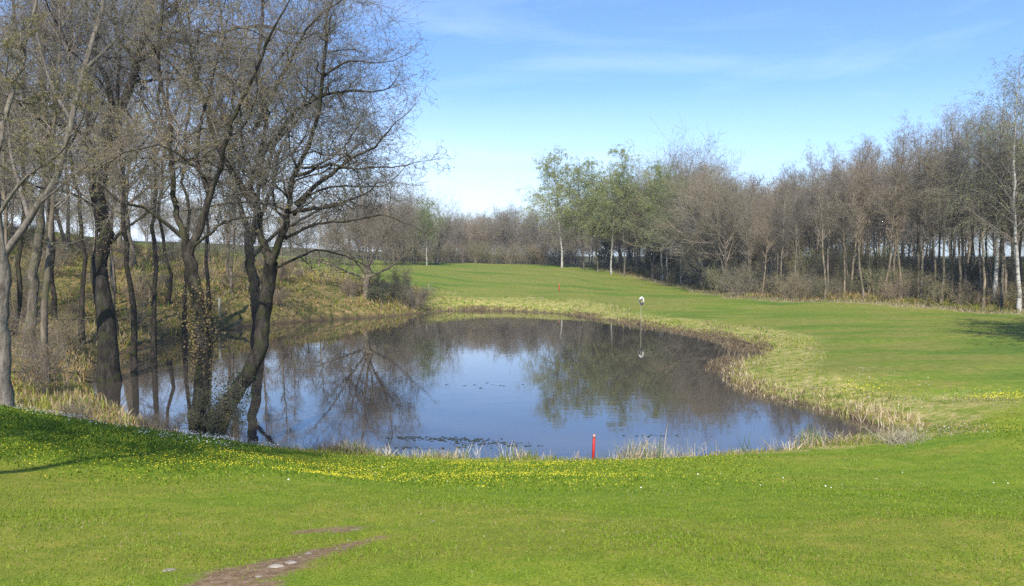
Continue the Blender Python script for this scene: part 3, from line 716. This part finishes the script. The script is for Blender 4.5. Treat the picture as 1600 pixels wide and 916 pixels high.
big_tree('alder_tree', 'grey-trunked tree at the water edge on the near bank with narrow upright fork', 103, [
    ([(308, 692, 17.6), (312, 620, 17.7), (314, 540, 17.8), (304, 470, 17.9), (298, 420, 18.0), (292, 396, 18.0)], .19, .13),
    ([(292, 398, 18), (284, 360, 18), (270, 320, 18.2), (258, 260, 18.4), (262, 190, 18.8), (250, 110, 19.2), (255, 0, 19.6)], .12, .04),
    ([(294, 400, 18), (312, 360, 18), (325, 300, 18), (350, 250, 17.8), (372, 190, 17.6), (400, 120, 17.3), (430, 40, 17)], .13, .03),
    ([(325, 300, 18), (305, 240, 18.2), (318, 170, 18.4), (340, 90, 18.6)], .07, .025),
    ([(296, 390, 18), (350, 350, 17.6), (390, 340, 17.2)], .05, .02),
    ([(284, 370, 18), (235, 330, 17.6), (200, 320, 17.2), (170, 300, 17)], .06, .02)], dens=.5, bark_m=M_dark, ivy=2, reach=.7)
big_tree('broadleaf_tree', 'small wide-spreading bare tree alone on the far left bank', 104, [
    ([(572, 462, 65), (572, 440, 65), (575, 428, 65), (572, 415, 65)], .26, .22),
    ([(572, 430, 65), (555, 405, 64.5), (535, 380, 64), (512, 345, 63.5), (490, 320, 63)], 0.10, .06),
    ([(572, 425, 65), (590, 395, 65.5), (612, 360, 66), (640, 330, 66.6)], 0.10, .06),
    ([(574, 420, 65), (570, 380, 65.2), (565, 330, 65.5), (562, 290, 65.8)], 0.10, .07),
    ([(574, 420, 65), (590, 370, 64), (598, 320, 63.4), (606, 290, 63)], 0.10, .05),
    ([(572, 425, 65), (552, 375, 65.6), (535, 325, 66.4), (520, 300, 67)], 0.10, .05),
    ([(572, 435, 65), (610, 418, 64.5), (640, 395, 64), (662, 372, 63.6)], .15, .04),
    ([(570, 435, 65), (535, 420, 65.5), (500, 405, 66), (470, 390, 66.4)], .15, .04),
    ([(574, 415, 65), (582, 370, 66.4), (575, 320, 67.6), (585, 290, 68)], 0.10, .05)], dens=1.5, bark_m=M_alder, twig_m=M_twig, lens=(.42, .42, .5), bud=9000, budsize=.06, reach=1.0)
big_tree('alder_tree', 'dark tree behind the leaning forked one, rooted in the far left shore', 105, [
    ([(398, 520, 44), (402, 470, 44), (396, 420, 44.2), (390, 360, 44.4)], .34, .24),
    ([(392, 370, 44.4), (370, 300, 44), (352, 220, 43.6), (330, 140, 43.2)], .22, .06),
    ([(392, 370, 44.4), (420, 310, 44.8), (440, 240, 45), (470, 180, 45.4)], .22, .06),
    ([(395, 400, 44.3), (440, 360, 44), (500, 330, 43.8), (540, 320, 43.5)], .16, .05),
    ([(394, 380, 44.3), (396, 290, 44.8), (405, 200, 45), (400, 120, 45.4)], .2, .05)], dens=.4, bud=3000, budsize=.05)
big_tree('alder_tree', 'pale lichen-grey tree leaning right across the far left of the woods', 106, [
    ([(-60, 575, 26), (-30, 480, 26), (5, 400, 26), (45, 340, 26), (90, 275, 26), (112, 190, 26), (132, 110, 26.2), (160, 20, 26.5), (175, -60, 26.8)], .15, .07),
    ([(60, 320, 26), (120, 270, 25.6), (170, 235, 25.2), (215, 215, 25)], .06, .02),
    ([(112, 190, 26), (80, 130, 26), (60, 60, 26), (50, -20, 26)], .09, .03),
    ([(132, 110, 26.2), (180, 60, 26), (215, 0, 25.6), (240, -70, 25.3)], .08, .03),
    ([(45, 340, 26), (20, 250, 26.6), (10, 160, 27), (-20, 60, 27.5)], .10, .03)], dens=.34, bark_m=M_pale, wob=.3)
big_tree('alder_tree', 'pale-barked trunk at the left edge of the photo rising from behind the flowered mound', 107, [
    ([(8, 632, 15.5), (2, 560, 15.5), (-8, 480, 15.5), (-14, 380, 15.5), (-22, 260, 15.6)], .15, .11),
    ([(-20, 280, 15.6), (10, 180, 15.8), (30, 80, 16), (60, -20, 16.2)], .09, .03),
    ([(-20, 270, 15.6), (-60, 160, 15.5), (-70, 40, 15.3), (-90, -80, 15)], .10, .03),
    ([(-14, 350, 15.5), (30, 290, 15.2), (80, 250, 15), (120, 200, 14.6)], .05, .02)], dens=.4, bark_m=M_pale, reach=.6)
big_tree('alder_tree', 'thick straight grey trunk between the left edge trunk and the black tree', 108, [
    ([(44, 556, 31), (46, 480, 31), (48, 400, 31), (52, 300, 31.2), (50, 200, 31.4), (56, 100, 31.6), (50, -10, 32)], .21, .10),
    ([(50, 250, 31.2), (90, 180, 31), (110, 100, 31), (130, 20, 31)], .10, .03),
    ([(50, 220, 31.2), (10, 150, 31), (-20, 70, 31), (-40, -20, 31)], .10, .03),
    ([(52, 300, 31.2), (20, 270, 30.6), (-20, 250, 30)], .06, .02)], dens=.55, bark_m=M_grey)
for i, (px, by, D, tx, lab) in enumerate(((238, 505, 38, 244, 'thin dark straight trunk right of the black tree'), (208, 512, 35, 214, 'thin dark trunk just right of the black tree foot'),
        (128, 520, 37, 120, 'slim dark trunk left of the black tree'), (288, 500, 46, 280, 'slim dark trunk behind the narrow fork tree'), (86, 508, 40, 100, 'slim curved trunk between the thick grey trunk and the black tree'), (185, 505, 41, 178, 'slim brown trunk close behind the black tree'),
        (262, 498, 50, 258, 'slender trunk midway between the dark straight trunk and the narrow fork tree'), (330, 500, 50, 340, 'slender dark trunk right of the narrow fork tree on the far left bank'), (20, 520, 36, 26, 'slim dark trunk between the left edge trunk and the thick grey trunk'), (150, 500, 46, 142, 'slim leaning trunk just left of the black tree'))):
    big_tree('alder_tree', lab, 120+i, [
        ([(px, by, D), (px+3, by-80, D), ((px+tx)/2, 320, D), (tx, 220, D), (tx+4, 100, D), (tx-4, -20, D)], .13, .05),
        ([(tx, 240, D), (tx+40, 170, D-1), (tx+60, 90, D-1.5)], .07, .02),
        ([(tx, 200, D), (tx-35, 130, D+1), (tx-50, 40, D+1.5)], .07, .02)], dens=.34, bud=2500, budsize=.04)

# dark evergreen bush right of the small spreading tree, low bushes beside it
shrub('ever', 590, 64.5, .9, 'low dark green bush at the foot of the small spreading tree')
shrub('green1', 625, 66, .6, 'low green-brown bush right of the small spreading tree')
shrub('tangle', 648, 66, 1.1, 'low twiggy bush trailing towards the lawn right of the small spreading tree')
shrub('tangle', 548, 65, .8, 'low tangle just left of the small spreading tree')
shrub('green1', 345, 18.0, .45, 'small fresh green bush between the two near tree feet at the water')
shrub('tangle', 262, 18.6, .3, 'tangle of dead brown twigs on the near bank left of the narrow fork tree')
shrub('tangle', 228, 19.2, .3, 'heap of dead brown twigs at the near left water edge')
shrub('tangle', 110, 19.5, .36, 'dead brown brush behind the flowered mound')

# ------------------------------------------------------------------ grass, reeds, flowers (nobody could count them)
grng = np.random.default_rng(9)
def area_pts(x0, x1, y0, y1, n, keep):
    x = grng.uniform(x0, x1, n); y = grng.uniform(y0, y1, n); d = pond_dist(x, y); k = grng.uniform(size=n) < keep(x, y, d)
    return x[k], y[k], d[k]
def blades(name, mats, x, y, d, hgt, wid, lean=.35, mi=None, z0=-.01, bend=True):
    n = len(x); z = height(x, y, d)+z0
    a = grng.uniform(0, 2*math.pi, n); ln = np.abs(grng.normal(size=n))*lean; la = grng.uniform(0, 6.28, n)
    h = hgt*grng.uniform(.55, 1.3, n); w_ = wid*grng.uniform(.7, 1.3, n)
    s = np.stack([np.cos(a), np.sin(a), 0*a], 1)*w_[:, None]*.5; P = np.stack([x, y, z], 1)
    l = np.stack([np.cos(la)*ln, np.sin(la)*ln, np.ones(n)], 1); l = unit(l)
    mb = MB()
    if bend:
        m_ = P+l*(h*.55)[:, None]; l2 = unit(l*np.array([1.8, 1.8, .8])); tp = m_+l2*(h*.45)[:, None]
        V = np.stack([P-s, P+s, m_+s*.75, m_-s*.75, tp], 1); i = np.arange(n)[:, None]*5
        mb.add(V.reshape(-1, 3), q=np.hstack([i, i+1, i+2, i+3]), t=np.hstack([i+3, i+2, i+4]))
        if mi is not None: mb.qm = [mi.astype(np.int32)]; mb.tm = [mi.astype(np.int32)]
    else:
        V = np.stack([P-s, P+s, P+l*h[:, None]], 1); i = np.arange(n)[:, None]*3
        mb.add(V.reshape(-1, 3), t=np.hstack([i, i+1, i+2]))
        if mi is not None: mb.tm = [mi.astype(np.int32)]
    o = mb.build(name, mats, smooth=False); return o
def zone(x, y, d): return zones(x, y, d)
# lawn
def lawn_keep(x, y, d):
    f, lw, ro, st, q, mo, di = zone(x, y, d)
    return (np.abs(x) < .72*y+1.6)*(d > .1)*(1-sstep(15, 23, y))*(1-.93*di**.6)*np.clip((5.2/np.maximum(y, 3.4))**1.35, 0, 1)*(1-.85*ro)*(1-lw)
x, y, d = area_pts(-16, 16, 3.2, 23, 1500000, lawn_keep)
_, _, _, _, q, mo, _ = zone(x, y, d)
hh = (.026+.022*mo+.012*q)*(1+.02*y)*(1+.18*vnoise(x, y, 3, 21)); ww = .0045+.00055*y
mi = (grng.uniform(size=len(x)) < .25*q+.10*mo).astype(int); mi = np.where(grng.uniform(size=len(x)) < .015+.07*np.clip(vnoise(x, y, 1.7, 22), 0, 1), 2, mi)
o = blades('lawn_grass', [M_grass, M_herb, M_straw], x, y, d, hh, ww, .55, mi=mi); tag(o, 'short mown green grass covering the near lawn', 'grass', kind='stuff'); print('lawn', len(x))
# leafy ground cover under the flowers
def herb_keep(x, y, d):
    f, lw, ro, st, q, mo, di = zone(x, y, d); return np.clip(q*.9+mo, 0, 1)*(d > .05)
x, y, d = area_pts(-16, 22, 9, 22, 260000, herb_keep)
o = blades('ground_leaves', [M_herb], x, y, d, .05+.05*zone(x, y, d)[5], .03, .9); tag(o, 'low leafy green cover of celandines and anemones on the near bank', 'ground cover', kind='stuff')
def discs(name, m, x, y, d, h, size):
    n = len(x); z = height(x, y, d)+h*grng.uniform(.6, 1.3, n); nrm = unit(grng.normal(size=(n, 3))*.35+np.array([0, -.25, 1.0])); a = unit(np.cross(nrm, np.array([1, .3, 0]))); b = np.cross(nrm, a)
    k = 6; an = np.arange(k)*2*math.pi/k; s = (size*grng.uniform(.7, 1.3, n))[:, None, None]; P = np.stack([x, y, z], 1)[:, None]
    V = P+(a[:, None]*np.cos(an)[None, :, None]+b[:, None]*np.sin(an)[None, :, None])*s*.5
    V = np.concatenate([P+nrm[:, None]*-.002, V], 1); i = np.arange(n)[:, None]*7
    T = np.concatenate([np.hstack([i, i+1+j, i+1+(j+1) % k]) for j in range(k)])
    mb = MB(); mb.add(V.reshape(-1, 3), t=T); return mb.build(name, [m], smooth=False)
def yel_keep(x, y, d):
    q = zone(x, y, d)[4]; return q**1.2*np.clip(.42+.33*vnoise(x, y, 2.2, 31)+.25*vnoise(x, y, 6, 34), .04, 1)*(d > .1)
x, y, d = area_pts(-16, 22, 8, 22, 200000, yel_keep)
o = discs('yellow_flowers', M_yel, x, y, d, .065, .0145); tag(o, 'yellow celandine flowers scattered over the near bank', 'flowers', kind='stuff'); print('yellow', len(x))
def wht_keep(x, y, d):
    mo = zone(x, y, d)[5]; return mo*sstep(13.2, 15, y)*np.clip(.25+.8*vnoise(x, y, 1.8, 32), .02, 1)*(d > .05)+.004*(x > -4)*(y > 8)*(y < 15)*(d > .5)*.6
x, y, d = area_pts(-16, 14, 7, 21, 60000, wht_keep)
o = discs('white_flowers', M_wht, x, y, d, .12, .021); tag(o, 'white anemones dotting the mound and the near bank', 'flowers', kind='stuff')
def wht2(x, y, d):
    return np.clip(.1+.9*vnoise(x, y, 1.1, 33), 0, 1)*sstep(8, 10, x)*(d > .8)*(1-sstep(4, 6, d))*(y < 30)
x, y, d = area_pts(8, 22, 17, 31, 3000, wht2)
o = discs('white_flowers', M_wht, x, y, d, .10, .024); tag(o, 'white flowers in patches on the rough bank at the right of the pond', 'flowers', kind='stuff')
def yel2(x, y, d): return (np.exp(-((x-14.0)**2+((y-22.6)*.8)**2)/.6)+np.exp(-((x-11.2)**2+((y-25.5)*.8)**2)/.5))*.3
x, y, d = area_pts(8, 18, 18, 29, 60000, yel2)
o = discs('yellow_flowers', M_yel, x, y, d, .12, .03); tag(o, 'bright yellow flower patch on the rough bank at the right of the pond', 'flowers', kind='stuff')
# rough grass round the pond
def rg_keep(x, y, d):
    f, lw, ro, st, q, mo, di = zone(x, y, d); return np.clip(ro, 0, 1)*(d > -.05)*np.clip(18/y, .12, 1)**1.3*(.55+.45*vnoise(x, y, 1.5, 41))
x, y, d = area_pts(-24, 22, 15, 84, 620000, rg_keep)
mi = np.clip((grng.normal(size=len(x))*.6+.75+1.0*vnoise(x, y, .8, 42)), 0, 2).round().astype(int)
right = sstep(6, 10, x)
hh = (.06+.09*right*np.clip(1-d/2.0, 0, 1)+.0017*y)*np.clip(1+.8*vnoise(x, y, 1.6, 43), .25, 2)
o = blades('rough_grass', [M_rough, M_straw, M_herb], x, y, d, np.maximum(hh, .05), .007+.0007*y, .6, mi=mi); tag(o, 'uncut straw and green grass on the banks round the pond', 'grass', kind='stuff'); print('rough', len(x))
# uncut strip along the wood and undergrowth of the left bank
def st_keep(x, y, d): 
    z = zone(x, y, d); return z[3]*.9
x, y, d = area_pts(8, 46, 40, 124, 200000, st_keep)
o = blades('straw_grass', [M_straw, M_rough], x, y, d, .32, .05, .8, mi=(grng.uniform(size=len(x)) < .25).astype(int)); tag(o, 'pale dry grass strip along the foot of the right wood', 'grass', kind='stuff')
def lw_keep(x, y, d):
    z = zone(x, y, d); return z[1]*np.clip(24/y, .1, 1)*(d > .05)*(.6+.4*vnoise(x, y, .7, 51))
x, y, d = area_pts(-60, 0, 16, 86, 330000, lw_keep)
nz = vnoise(x, y, .6, 52); mi = np.clip(grng.normal(size=len(x))*.7+1.4+1.1*nz, 0, 3).round().astype(int)
o = blades('undergrowth', [M_herb, M_litter, M_straw, M_rough], x, y, d, (.16+.004*y)*(1+.5*nz), .018+.001*y, .8, mi=mi); tag(o, 'brown and golden dead undergrowth on the floor of the left wood', 'undergrowth', kind='stuff')
def rw_keep(x, y, d):
    z = zone(x, y, d); return z[0]*(y < 128)*sstep(12, 8, edge_dist(x, y))*(.55+.45*vnoise(x, y, .9, 71))
x, y, d = area_pts(9, 56, 44, 126, 420000, rw_keep)
nz = vnoise(x, y, .8, 72); mi = np.clip(grng.normal(size=len(x))*.9+1.1+1.0*nz, 0, 3).round().astype(int)
o = blades('undergrowth', [M_rough, M_leafdull, M_litter, M_straw], x, y, d, np.maximum(.45*(1+.6*nz), .15), .06, .9, mi=mi); tag(o, 'green and brown undergrowth on the floor of the right wood', 'undergrowth', kind='stuff')
# reeds in the margin
def reed_far(x, y, d): return (d > -.7-1.1*sstep(6, 12, x)*sstep(30, 34, y))*(d < .5)*sstep(24, 30, y)*sstep(-9, -3, x)*(.5+.5*vnoise(x, y, .8, 61))
x, y, d = area_pts(-10, 18, 22, 73, 420000, reed_far)
def reeds(name, mats, x, y, d, h, w_, mi, lean=.25):
    dd = np.maximum(d, -.02); n = len(x)
    z = np.where(d < 0, -.05, height(x, y, d)-.02)
    a = grng.uniform(0, 6.28, n); s = np.stack([np.cos(a), np.sin(a), 0*a], 1)*(w_*grng.uniform(.6, 1.3, n))[:, None]*.5
    P = np.stack([x, y, z], 1); la = grng.uniform(0, 6.28, n); ln = np.abs(grng.normal(size=n))*lean; l = unit(np.stack([np.cos(la)*ln, np.sin(la)*ln, np.ones(n)], 1)); hh = h*grng.uniform(.4, 1.3, n)
    m_ = P+l*(hh*.6)[:, None]; l2 = unit(l*np.array([2.4, 2.4, .55])+grng.normal(size=(n, 3))*.18); tp = m_+l2*(hh*.45)[:, None]
    V = np.stack([P-s, P+s, m_+s*.8, m_-s*.8, tp], 1); i = np.arange(n)[:, None]*5
    mb = MB(); mb.add(V.reshape(-1, 3), q=np.hstack([i, i+1, i+2, i+3]), t=np.hstack([i+3, i+2, i+4])); mb.qm = [mi.astype(np.int32)]; mb.tm = [mi.astype(np.int32)]
    return mb.build(name, mats, smooth=False)
o = reeds('reeds', [M_reedred, M_straw], x, y, d, .16+0*x, .010+.0008*y, (grng.uniform(size=len(x)) < .22).astype(int)); tag(o, 'low reddish brown reeds in the shallow margin of the far shore', 'reeds', kind='stuff'); print('reeds far', len(x))
def reed_right(x, y, d): return (d > -.3)*(d < .65)*sstep(5.5, 8.5, x)*sstep(36, 30, y)*(.6+.4*vnoise(x, y, 1.7, 62))
x, y, d = area_pts(5, 16, 15.5, 34, 60000, reed_right)
o = reeds('reeds', [M_bleach, M_reedred, M_rough], x, y, d, (.17+.26*np.clip(vnoise(x, y, 1.3, 63), 0, 1)), .012+.0003*y, grng.choice(3, len(x), p=[.55, .33, .12]), .5); tag(o, 'tangled pale dry reeds along the right shore', 'reeds', kind='stuff')
def reed_near(x, y, d): return (d > -.3)*(d < .35)*(x > -7.5)*(x < 8)*(y < 21)*np.clip(.12+.9*vnoise(x, y, 2.6, 64), .03, 1)
x, y, d = area_pts(-8, 8.5, 15.5, 21, 90000, reed_near)
o = reeds('reeds', [M_bleach, M_herb, M_straw], x, y, d, (.26+.40*np.clip(vnoise(x, y, 2.1, 65), 0, 1.2)), 0.013+0*x, grng.choice(3, len(x), p=[.5, .3, .2]), .45); tag(o, 'short pale reeds and grass blades along the near shore', 'reeds', kind='stuff')

# ------------------------------------------------------------------ countable small things
def tuft(px, D, n, h, spread, label, m=None, cat='reed clump', group=None, w_=.014, name='reed_clump', lean=.3, off=0):
    x0 = X_of(px, D); z0 = max(hz(x0, D), -.02)
    r = np.random.default_rng(int(px*7)+n); a = r.uniform(0, 6.28, n); P = np.column_stack([r.normal(size=(n, 2))*spread, np.full(n, -.03)])
    dr = np.column_stack([r.normal(size=(n, 2))*lean, np.ones(n)])
    Pg, Rg = grow(r, P, dr, h*r.uniform(.5, 1.15, n), np.full(n, w_/2), 5, .12, -.03, .35)
    mb = MB(); tubes(mb, Pg, Rg, 3, 0); o = mb.build(name, [m or M_straw]); o.location = (x0, D, z0); tag(o, label, cat, group); return o
def near_D(px):      # distance of the near shore on that line of sight
    X = shore; best = 99
    for (ax, ay), (bx, by) in zip(X, np.roll(X, -1, axis=0)):
        u = (px-800)/F
        fa, fb = ax-u*ay, bx-u*by
        if fa*fb <= 0 and abs(fa-fb) > 1e-9:
            t = fa/(fa-fb); best = min(best, ay+t*(by-ay))
    return best
for px, n, h, sp, dz, lab in ((452, 16, .24, .04, .0, 'white bleached reed tuft leftmost on the near shore'), (725, 16, .42, .035, .05, 'tall whitish reed clump left of the slimmer white one'),
                          (745, 10, .40, .022, .0, 'slim upright white reed clump near the middle of the near shore'), (603, 12, .34, .05, .05, 'small white reed tuft left of the middle of the near shore'),
                          (632, 12, .30, .05, 0, 'short pale reed tuft right of the small white tuft'), (788, 5, .40, .02, .1, 'few thin white stalks standing alone by the water'), (830, 26, .30, .07, 0, 'yellowish grass tuft left of the red stake'),
                          (902, 10, .26, .04, 0, 'thin pale tuft just left of the red stake'), (996, 12, .34, .06, 0, 'bent pale reeds right of the red stake'), (1165, 9, .55, .10, .2, 'tall blue-green sprouting reeds standing in the water at right'), (1262, 9, .5, .06, .3, 'green reed sprout standing in dry reeds at the right corner')):
    D = near_D(px)+dz
    tuft(px, D, n, h, sp, lab, m=M_herb if 'green' in lab else (M_rough if 'yellowish' in lab else M_wht if 'white' in lab else M_bleach), w_=.017)
tuft(515, near_D(515)-.05, 190, .42, .22, 'round brown heap of dead reeds on the near shore', m=M_reedred, lean=.7, w_=.014)
tuft(560, near_D(560)+.05, 70, .26, .20, 'low brown dead reeds beside the round heap', m=M_reedred, lean=.8, w_=.014)
tuft(1062, near_D(1062)+.02, 130, .30, .22, 'low mound of bleached dead reeds right of the bent pale reeds', m=M_bleach, lean=.9)
tuft(1330, near_D(1330), 100, .34, .20, 'thick straw reed clump at the right corner of the near shore', m=M_bleach, lean=.8)
tuft(1415, 17.9, 170, .44, .21, 'thickest straw reed clump at the right tip of the pond', m=M_bleach, lean=.8)
tuft(1215, near_D(1215), 26, .50, .18, 'arching pale reeds bent over the water at right', m=M_bleach, lean=.7)

def simple_obj(name, parts, loc, label, cat, group=None, rot=(0, 0, 0)):
    rt = empty(name, loc, label, cat, group); rt.rotation_euler = rot
    for nm, mb, m in parts: mb.build(nm, [m], rt)
    return rt
def plain(name, col, rough=.6, var=.12, sc_=14):
    def f(t, N, L, o):
        tc_ = N.new('ShaderNodeTexCoord').outputs['Object']; n = noise(N, L, sc_, 5, tc_, .7)
        principled(N, L, o, mixc(N, L, 1, ramp(N, L, n, [(.3, tuple(c*(1-var*2) for c in col)), (.7, tuple(min(1, c*(1+var)) for c in col))]), (1, 1, 1), 'MULTIPLY'), rough, n, .2, .004)
    return mat(name, f)
M_red = plain('red_paint', (.52, .035, .03), .5, .2, 20)
M_pink = plain('weathered_pink_paint', (.72, .32, .28), .6)
M_white = plain('white_paint', (.78, .77, .72), .5)
M_black = plain('dark_rubber', (.04, .045, .05), .6)
M_stone = plain('pale_stone', (.34, .30, .25), .85, .25, 9)
M_grit = plain('brown_grit', (.27, .20, .14), .85, .3, 9)
M_pole = plain('pale_pole', (.50, .46, .34), .7)
def box(mb, cx, cy, z0, z1, hx, hy, bev=.006):
    P = [(-1, -1), (1, -1), (1, 1), (-1, 1)]; rings = []
    for z, k in ((z0, 1), (z1-bev, 1), (z1, .72)):
        rings += [(cx+a*hx*k, cy+b*hy*k, z) for a, b in P]
    q = [(3, 2, 1, 0), (8, 9, 10, 11)]
    for l in (0, 4): q += [(l+i, l+(i+1) % 4, l+4+(i+1) % 4, l+4+i) for i in range(4)]
    mb.add(rings, q=q)
a, b = MB(), MB(); box(a, 0, 0, -.25, .50, .024, .024, .003); box(b, 0, 0, .502, .575, .024, .024, .02)
D = near_D(928)-.45
simple_obj('hazard_stake', [('post', a, M_red), ('tip', b, M_pink)], (X_of(928, D), D, hz(X_of(928, D), D)), 'red wooden hazard stake with paler tip at the near water edge', 'stake', rot=(R_(2), R_(1.5), .4))
a, b = MB(), MB(); box(a, 0, 0, -.25, .62, .04, .04, .003); box(b, 0, 0, .622, .70, .04, .04, .02)
D = 80
simple_obj('hazard_stake', [('post', a, M_red), ('tip', b, M_pink)], (X_of(874, D), D, hz(X_of(874, D), D)), 'tiny faded red stake on the far slope above the water', 'stake')
# pole with a small ring hanging from its top
a = MB(); D = 53.0; x0 = X_of(1002, D)
z = np.linspace(-.6, 2.0, 8); tubes(a, np.column_stack([0*z, 0*z, z])[None], np.full((1, 8), .016), 8)
def torus(mb, cx, cz, R, r, a0, a1, m=0, n=24):
    t = np.linspace(a0, a1, n); P = np.column_stack([cx+R[0]*np.cos(t), 0*t-.07, cz+R[1]*np.sin(t)]); tubes(mb, P[None], np.full((1, n), r), 10, m)
rg, dk, rp = MB(), MB(), MB()
torus(rg, 0, 1.72, (.13, .23), .05, R_(-20), R_(150)); torus(dk, 0, 1.72, (.13, .23), .049, R_(152), R_(338))
torus(rp, 0, 1.72, (.19, .29), .008, 0, 2*math.pi)
rt = simple_obj('lifebuoy_pole', [('pole', a, M_pole), ('ring', rg, M_white)], (x0, D, max(hz(x0, D), 0)), 'thin pale pole with small white and dark ring at the far water edge', 'lifebuoy', rot=(0, 0, .35))
ring_o = [c for c in rt.children if c.name.startswith('ring')][0]
dk.build('dark_band', [M_black], ring_o); rp.build('rope', [M_white], ring_o)
# pale post in the left wood
a = MB(); box(a, 0, 0, -.3, 1.25, .07, .07, .01); o = a.build('wooden_post', [M_pole]); D = 52; o.location = (X_of(342, D), D, hz(X_of(342, D), D)); tag(o, 'short pale post standing in the undergrowth of the left bank', 'post')

# stones in the bare path
def rock(seed, sx, sy, sz):
    import bmesh
    r = random.Random(seed); bm = bmesh.new(); bmesh.ops.create_icosphere(bm, subdivisions=2, radius=1)
    for v in bm.verts:
        k = 1+.22*math.sin(v.co.x*3+seed)+.16*math.sin(v.co.y*4.3+seed*2)+r.uniform(-.06, .06)
        v.co = (v.co.x*sx*k, v.co.y*sy*k, max(v.co.z*sz*k, -sz*.6))
    me = bpy.data.meshes.new('stone'); bm.to_mesh(me); bm.free(); me.materials.append(M_stone)
    return me
for i, (px, py, s, lab) in enumerate(((430, 886, .055, 'widest flat pale stone in the bare path'), (455, 880, .045, 'pale stone right of the widest one in the path'), (482, 866, .035, 'rounded pale stone at the upper end of the wide bare patch'),
        (470, 872, .02, 'small stone just left of the rounded one'), (555, 828, .028, 'small pale stone in the thin bare streak above the path'), (265, 892, .04, 'flat pale stone alone in the grass left of the path'), (280, 835, .022, 'tiny pale stone in the small bare spot at left'),
        (545, 845, .022, 'small stone where the path narrows'), (405, 903, .024, 'small stone low in the path near the photo bottom'), (678, 815, .022, 'small pale stone in the far faint streak of the path'), (574, 846, .018, 'smallest pale stone at the narrow end of the path'))):
    p = ground_hit(px, py); o = bpy.data.objects.new('stone', rock(i+1, s, s*.6, s*.30)); C.objects.link(o)
    o.location = (p[0], p[1], hz(p[0], p[1])-.003); o.rotation_euler.z = i*.8; tag(o, lab, 'stone')
x, y, d = area_pts(-3, 1, 3.4, 8, 26000, lambda x, y, d: zone(x, y, d)[6]**2*.09)
o = discs('gravel', M_grit, x, y, d, .005, .010); tag(o, 'small grit in the bare worn path', 'gravel', kind='stuff')
# fallen pale branch at the right tip
b = np.array([X_of(1405, 18.2), 18.2, .25]); pts = np.array([(0, 0, 0), (.25, .1, .12), (.5, .15, .22), (.78, .2, .36)])
mbb = MB(); tubes(mbb, catmull(pts, 10)[None], np.linspace(.028, .012, 11)[None], 8, 0, .08, grng)
tubes(mbb, catmull(np.array([(.5, .15, .22), (.56, .2, .40), (.55, .22, .55)]), 6)[None], np.linspace(.014, .006, 7)[None], 6)
o = mbb.build('fallen_branch', [M_pale]); o.location = b; tag(o, 'bleached fallen branch lying on the reeds at the right tip of the pond', 'branch')
# floating weed
def flat_patch(n, x0, y0, sx, sy, size):
    r = np.random.default_rng(int(n)); mb = MB(); k = 7
    x = x0+r.normal(size=n)*sx; y = y0+r.normal(size=n)*sy; s = size*r.uniform(.4, 1.5, n); an = np.arange(k)*2*math.pi/k
    V = np.stack([x[:, None]+np.cos(an)*s[:, None]*r.uniform(.7, 1.3, (n, k)), y[:, None]+np.sin(an)*s[:, None]*r.uniform(.5, 1, (n, k)), np.full((n, k), .006)+r.uniform(0, .004, (n, 1))], -1)
    V = np.concatenate([np.stack([x, y, np.full(n, .012)], -1)[:, None], V], 1); i = np.arange(n)[:, None]*8
    mb.add(V.reshape(-1, 3), t=np.concatenate([np.hstack([i, i+1+j, i+1+(j+1) % k]) for j in range(k)])); return mb
M_weed = plain('pond_weed', (.05, .055, .03), .6)
mbw = MB()
allv = []
for n, px, py, sx, sy in ((70, 680, 686, .5, .12), (60, 720, 688, .4, .1), (40, 745, 694, .5, .1), (30, 775, 692, .35, .08), (45, 640, 684, .3, .08), (25, 805, 697, .3, .05), (24, 700, 700, .6, .06), (14, 1018, 681, .25, .05), (12, 620, 700, .3, .05), (14, 760, 602, .5, .3), (14, 690, 534, .9, .4)):
    wx, wy = on_water(px, py); q_ = flat_patch(n, wx, wy, sx, sy, .035 if py > 650 else .05)
    mbw.add(np.concatenate(q_.v), t=np.concatenate(q_.t))
o = mbw.build('floating_weed', [M_weed], smooth=False); tag(o, 'dark floating weed patches on the water near the near shore', 'pond weed', kind='stuff')

# ------------------------------------------------------------------ the air
def _haze(t, N, L, o):
    v = N.new('ShaderNodeVolumePrincipled'); v.inputs['Color'].default_value = (.90, .94, 1, 1); v.inputs['Density'].default_value = .0006; v.inputs['Anisotropy'].default_value = .3
    L.new(v.outputs[0], o.inputs['Volume'])
M_haze = mat('haze', _haze)
me = bpy.data.meshes.new('haze'); X0, Y0, Y1, Z0, Z1 = 720, -80, 1120, -3, 24
me.from_pydata([(-X0, Y0, Z0), (X0, Y0, Z0), (X0, Y1, Z0), (-X0, Y1, Z0), (-X0, Y0, Z1), (X0, Y0, Z1), (X0, Y1, Z1), (-X0, Y1, Z1)], [],
               [(0, 3, 2, 1), (4, 5, 6, 7), (0, 1, 5, 4), (1, 2, 6, 5), (2, 3, 7, 6), (3, 0, 4, 7)])
me.materials.append(M_haze); o = bpy.data.objects.new('haze', me); C.objects.link(o); tag(o, 'thin spring haze in the air', 'haze', kind='stuff')
